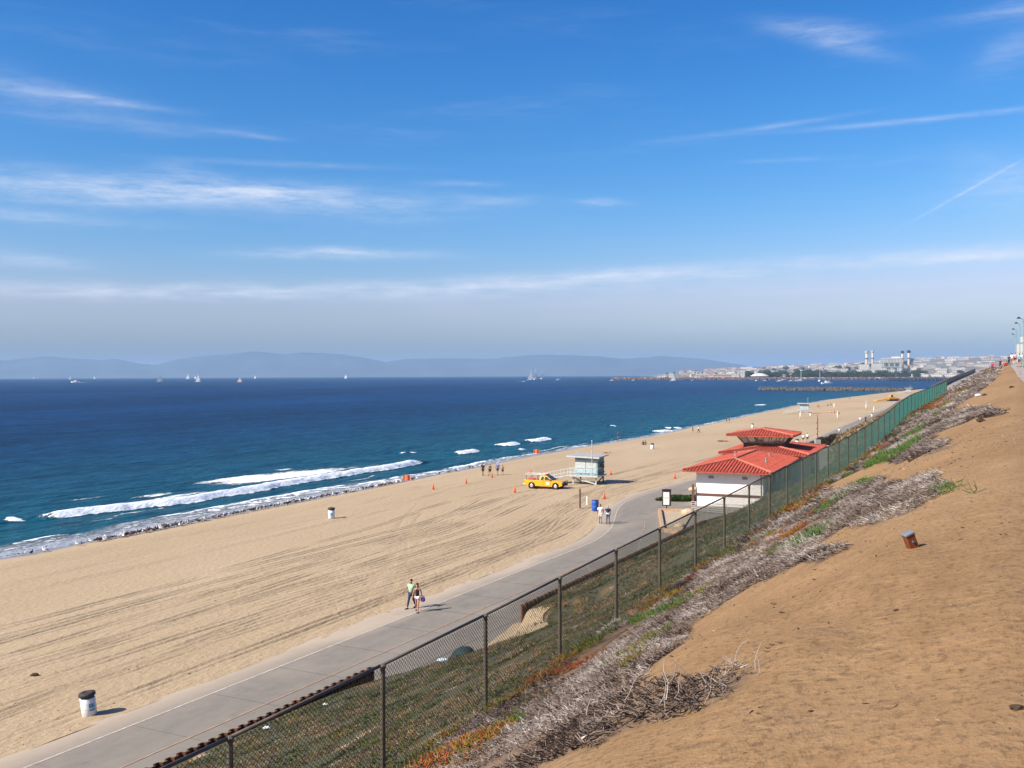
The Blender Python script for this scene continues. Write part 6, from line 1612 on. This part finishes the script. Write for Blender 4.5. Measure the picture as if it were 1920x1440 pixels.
while len(placed) < 292 and tries < 20000:
    tries += 1
    a_ = rs.uniform(.172, .505); d_ = 2500 + 3300 * rs.rand() ** 1.15
    if abs(a_ - .375) < .055 and 2450 < d_ < 3300: continue
    x_, y_ = a_ * d_, d_
    if any((x_ - p_[0]) ** 2 + ((y_ - p_[1]) * .5) ** 2 < 26 ** 2 for p_ in placed): continue
    z_ = float(tz(a_, d_))
    if z_ < .5: continue
    placed.append((x_, y_)); ti = rs.choice(len(HT), p=[.18, .16, .18, .14, .14, .08, .12])
    o = bpy.data.objects.new('town_house', hm_[ti]); COL.objects.link(o); o.location = (x_, y_, z_); k = rs.uniform(.85, 1.35); o.scale = (k * 1.15, k, k * rs.uniform(.8, 1.1)); o.rotation_euler[2] = -math.atan(a_) + rs.uniform(-.3, .3)
    un = 960 + a_ * FPX; zone = ('on the low ground left of the domed hall' if un < 1400 else 'above the domed hall' if un < 1500 else 'between the domed hall and the chimneys' if un < 1610 else 'behind the power station' if un < 1712 else 'on the hill right of the chimneys') + (', high up' if d_ > 4000 else ', low down' if d_ < 3100 else '')
    kn = HT[ti][6].split(' in the far')[0]; tag(o, kn + ' ' + zone, 'house', kn + 's ' + zone)
# harbour buildings with places of their own
def block(u, d, w_, dp, h_, label, kind='flat', mw=0, mr=2, z=None, nm='harbour_building', cat='building'):
    a_ = (u - 960) / FPX; o = bpy.data.objects.new(nm, house_mesh(kind, w_, dp, h_, m_hw[mw], m_hr[mr])); COL.objects.link(o)
    o.location = (a_ * d, d, float(tz(a_, d)) if z is None else z); o.rotation_euler[2] = -math.atan(a_); return tag(o, label, cat)
block(1241, 2570, 22, 12, 7, 'white harbour building on the breakwater, leftmost of the harbour', z=3.5); block(1258, 2560, 10, 10, 12, 'narrow taller block beside the leftmost harbour building', z=3.5)
block(1355, 2480, 44, 16, 9, 'tan harbour building with a gabled roof among palms', 'gable', 1, 1, 2); block(1374, 2500, 30, 16, 12, 'white gabled harbour hall among palms', 'gable', 3, 2, 2); block(1392, 2470, 12, 10, 16, 'narrow white lighthouse-like block on the harbour front', 'flat', 3, 2, 2)
b = MB().lathe([(20, 0), (20, 5)], n=20); b.cur = 1; b.lathe([(23, 5), (16, 9), (8, 11.5), (.5, 12.5)], n=20); me = b.mesh('domed_hall'); me.materials.append(m_hw[1]); me.materials.append(m_hw[3])
o = link('domed_hall', me, None, None, (.2485 * 2460, 2460, 2)); tag(o, 'pale low domed hall on the harbour front', 'hall')
block(1572, 2560, 60, 20, 10, 'long tan harbour building left of the power station', 'flat', 1, 1, 2); block(1600, 2600, 44, 16, 13, 'pale harbour block just left of the white hall', 'flat', 2, 2, 2)
block(1640, 2520, 96, 30, 13, 'long bright white hall in front of the power station', 'flat', 3, 2, 9); block(1620, 2620, 26, 22, 30, 'white stepped tower block left of the long white hall', 'flat', 3, 2, 6)
for u, l in ((1722, 'long white harbour roof right of the power station, nearest its chimneys'), (1748, 'second long white harbour roof right of the power station'), (1775, 'pale harbour shed just above the fence end')): block(u, 2420, 46, 20, 8, l, 'flat', 3, 2, 2)
m_pp = mat('power_station_steel', (.36, .38, .36), .85, .3, .2, .03); m_chim = mat('tan_chimney', (.52, .42, .36), .85, .2, .08, .03); m_dcap = mat('dark_chimney_cap', (.03, .03, .05), .8)
a_ = (1672 - 960) / FPX; dP = 2640; ps = empty('power_station', (a_ * dP, dP, 3.0), -math.atan(a_), 'grey steel-framed power station block behind the long white hall', 'power station')
MB().box((0, 0, 25), (52, 30, 46)).build('boiler_house', m_pp, ps)
for x_ in np.linspace(-24, 24, 7): MB().bar((x_, -15.6, 2), (x_, -15.6, 50), .7, .7).build('column', m_frame, ps)
for z_ in (14, 26, 38, 49): MB().bar((-26, -15.8, z_), (26, -15.8, z_), .8, 1.4).build('beam', m_hw[3] if z_ > 45 else m_frame, ps)
for x_, z_ in ((-14, 32), (0, 32), (14, 32), (-8, 20), (8, 20)): MB().box((x_, -15.3, z_), (9, .8, 8)).build('opening', m_hwin, ps)
MB().box((-38, 2, 18), (24, 26, 34)).build('annex', m_pp, ps); MB().box((10, 0, 51), (22, 12, 5)).build('roof_plant', m_hw[3], ps)
def chimney(u, d, h_, r_, label, cap=True):
    a_ = (u - 960) / FPX; t = empty('chimney', (a_ * d, d, 2), 0, label, 'chimney', 'power station chimneys')
    MB().lathe([(r_ * 1.25, 0), (r_, h_ * .5), (r_ * .9, h_)], n=14).build('shaft', m_chim, t, True)
    MB().lathe([(r_ * 1.5, h_ * .72), (r_ * 1.6, h_ * .72 + 1.5)], n=14).build('gallery', m_dcap, t)
    MB().lathe([(r_ * 1.15, h_ - 4.5), (r_ * 1.45, h_ - 3.5), (r_ * 1.45, h_ + 1.5), (r_, h_ + 2)], n=14).build('cap', m_dcap if cap else m_pp, t)
chimney(1625, 2680, 69, 3.4, 'tan chimney with a grey cap, leftmost of the four', False); chimney(1636, 2680, 70, 2.8, 'thinner tan chimney, second from the left of the four', False)
chimney(1692, 2660, 68, 2.8, 'dark-capped chimney at the right end of the power station block'); chimney(1704, 2640, 69, 3.2, 'dark-capped chimney farthest right of the four')
# trees of the town: round crowns and palms, one each
m_tleaf = strand_mat('town_tree_leaves', [(0, (.02, .035, .018)), (.6, (.05, .075, .035)), (1, (.085, .11, .05))])
def tree_proto(seed, rad, hgt):
    rs_ = np.random.RandomState(seed); root = empty('town_tree', (0, 0, 0)); n_ = 700
    lc = rs_.normal(0, .45, (7, 3)) * np.array([rad, rad, rad * .55]); k = rs_.randint(0, 7, n_); d = rs_.normal(0, 1, (n_, 3)); d /= np.linalg.norm(d, axis=1)[:, None]
    P0 = lc[k] + d * rs_.uniform(.3, .62, n_)[:, None] * rad * np.array([1, 1, .8]) + np.array([0, 0, hgt]); dd2 = d + rs_.normal(0, .5, (n_, 3)); dd2 /= np.linalg.norm(dd2, axis=1)[:, None]
    o = strands('crown', np.stack([P0, P0 + dd2 * .8, P0 + dd2 * 1.5], 1), np.full(n_, .42), rs_.rand(n_), m_tleaf); o.parent = root
    MB().lathe([(.5, -3), (.35, hgt * .6), (.2, hgt)], n=6).bar((0, 0, hgt * .6), (rad * .4, 0, hgt), .15, n=4).bar((0, 0, hgt * .6), (-rad * .4, .4, hgt), .15, n=4).build('trunk', m_dwood, root); return root
tp = [tree_proto(1, 6.5, 6.5), tree_proto(2, 8.0, 7.0)]
nt_ = 0
for i in range(150):
    if i < 75: u = rs.uniform(1500, 1745); d_ = rs.uniform(2400, 2500)
    elif i < 110: u = rs.uniform(1390, 1560); d_ = rs.uniform(2450, 2600)
    else: u = rs.uniform(1420, 1820); d_ = rs.uniform(2600, 4800)
    a_ = (u - 960) / FPX; z_ = float(tz(a_, d_)); src = tp[i % 2]; loc = (a_ * d_, d_, z_)
    if i < 2: o = src; o.location = loc
    else: o = copy_tree(src, None, loc, rs.uniform(0, 6.28))
    k = rs.uniform(.7, 1.5); o.scale = (k * 1.2, k * 1.2, k)
    zone = ('in front of the long white hall' if 1600 < u < 1680 else 'below the dark-capped chimneys' if u >= 1680 else 'left of the long white hall' if u > 1540 else 'beside the domed hall') if i < 110 else ('on the far hillside left of the chimneys' if u < 1620 else 'on the far hillside behind the power station')
    tag(o, 'dark green round-crowned tree ' + zone, 'tree', 'trees ' + zone)
def palm_proto():
    root = empty('palm_tree', (0, 0, 0)); MB().lathe([(.45, -2), (.3, 6), (.28, 12)], n=6).build('trunk', m_dwood, root)
    rs_ = np.random.RandomState(9); n_ = 60; a_ = rs_.uniform(0, 6.28, n_); e = rs_.uniform(-.5, 1.3, n_); L = 3.2
    d = np.stack([np.cos(a_) * np.cos(e), np.sin(a_) * np.cos(e), np.sin(e)], 1); P0 = np.tile([[0, 0, 12.0]], (n_, 1)); P2 = P0 + d * L; P2[:, 2] -= .9
    o = strands('fronds', np.stack([P0, P0 + d * L * .55, P2], 1), np.full(n_, .22), rs_.rand(n_), m_tleaf); o.parent = root; return root
pp0 = palm_proto()
pu = [1251, 1264, 1310, 1317, 1340, 1343, 1347, 1356, 1360, 1364, 1380, 1385, 1388, 1398, 1404, 1412, 1466, 1471, 1476, 1484, 1491, 1503, 1508, 1520, 1532, 1548, 1581, 1610, 1660, 1690]
for i, u in enumerate(pu):
    a_ = (u - 960) / FPX; d_ = 2480 + 60 * ((i * 7) % 5) - (max(0, u - 1400) * .3); z_ = max(2.0, float(tz(a_, d_))) + (1.5 if u < 1300 else 0); loc = (a_ * d_, d_, z_)
    o = pp0 if i == 0 else copy_tree(pp0, None, loc, i * 1.3); o.location = loc; k = random.uniform(.9, 1.25); o.scale = (k, k, k)
    tag(o, 'palm tree standing on the far harbour front', 'palm tree', 'palms on the harbour front')

# ------------------------------------------------------------------ haze
me = MB().box((0, 4000, 110), (56000, 44000, 440)).mesh('haze')
m_haze = bpy.data.materials.new('haze_air'); m_haze.use_nodes = True
nt = m_haze.node_tree; nt.nodes.clear()
mo = nt.nodes.new('ShaderNodeOutputMaterial'); pv = nt.nodes.new('ShaderNodeVolumePrincipled')
pv.inputs['Color'].default_value = (0.46, 0.68, 1.0, 1); pv.inputs['Density'].default_value = 1 / 14500; pv.inputs['Anisotropy'].default_value = 0.0
nt.links.new(pv.outputs[0], mo.inputs['Volume'])
haze = link('haze', me, m_haze); haze['kind'] = 'stuff'
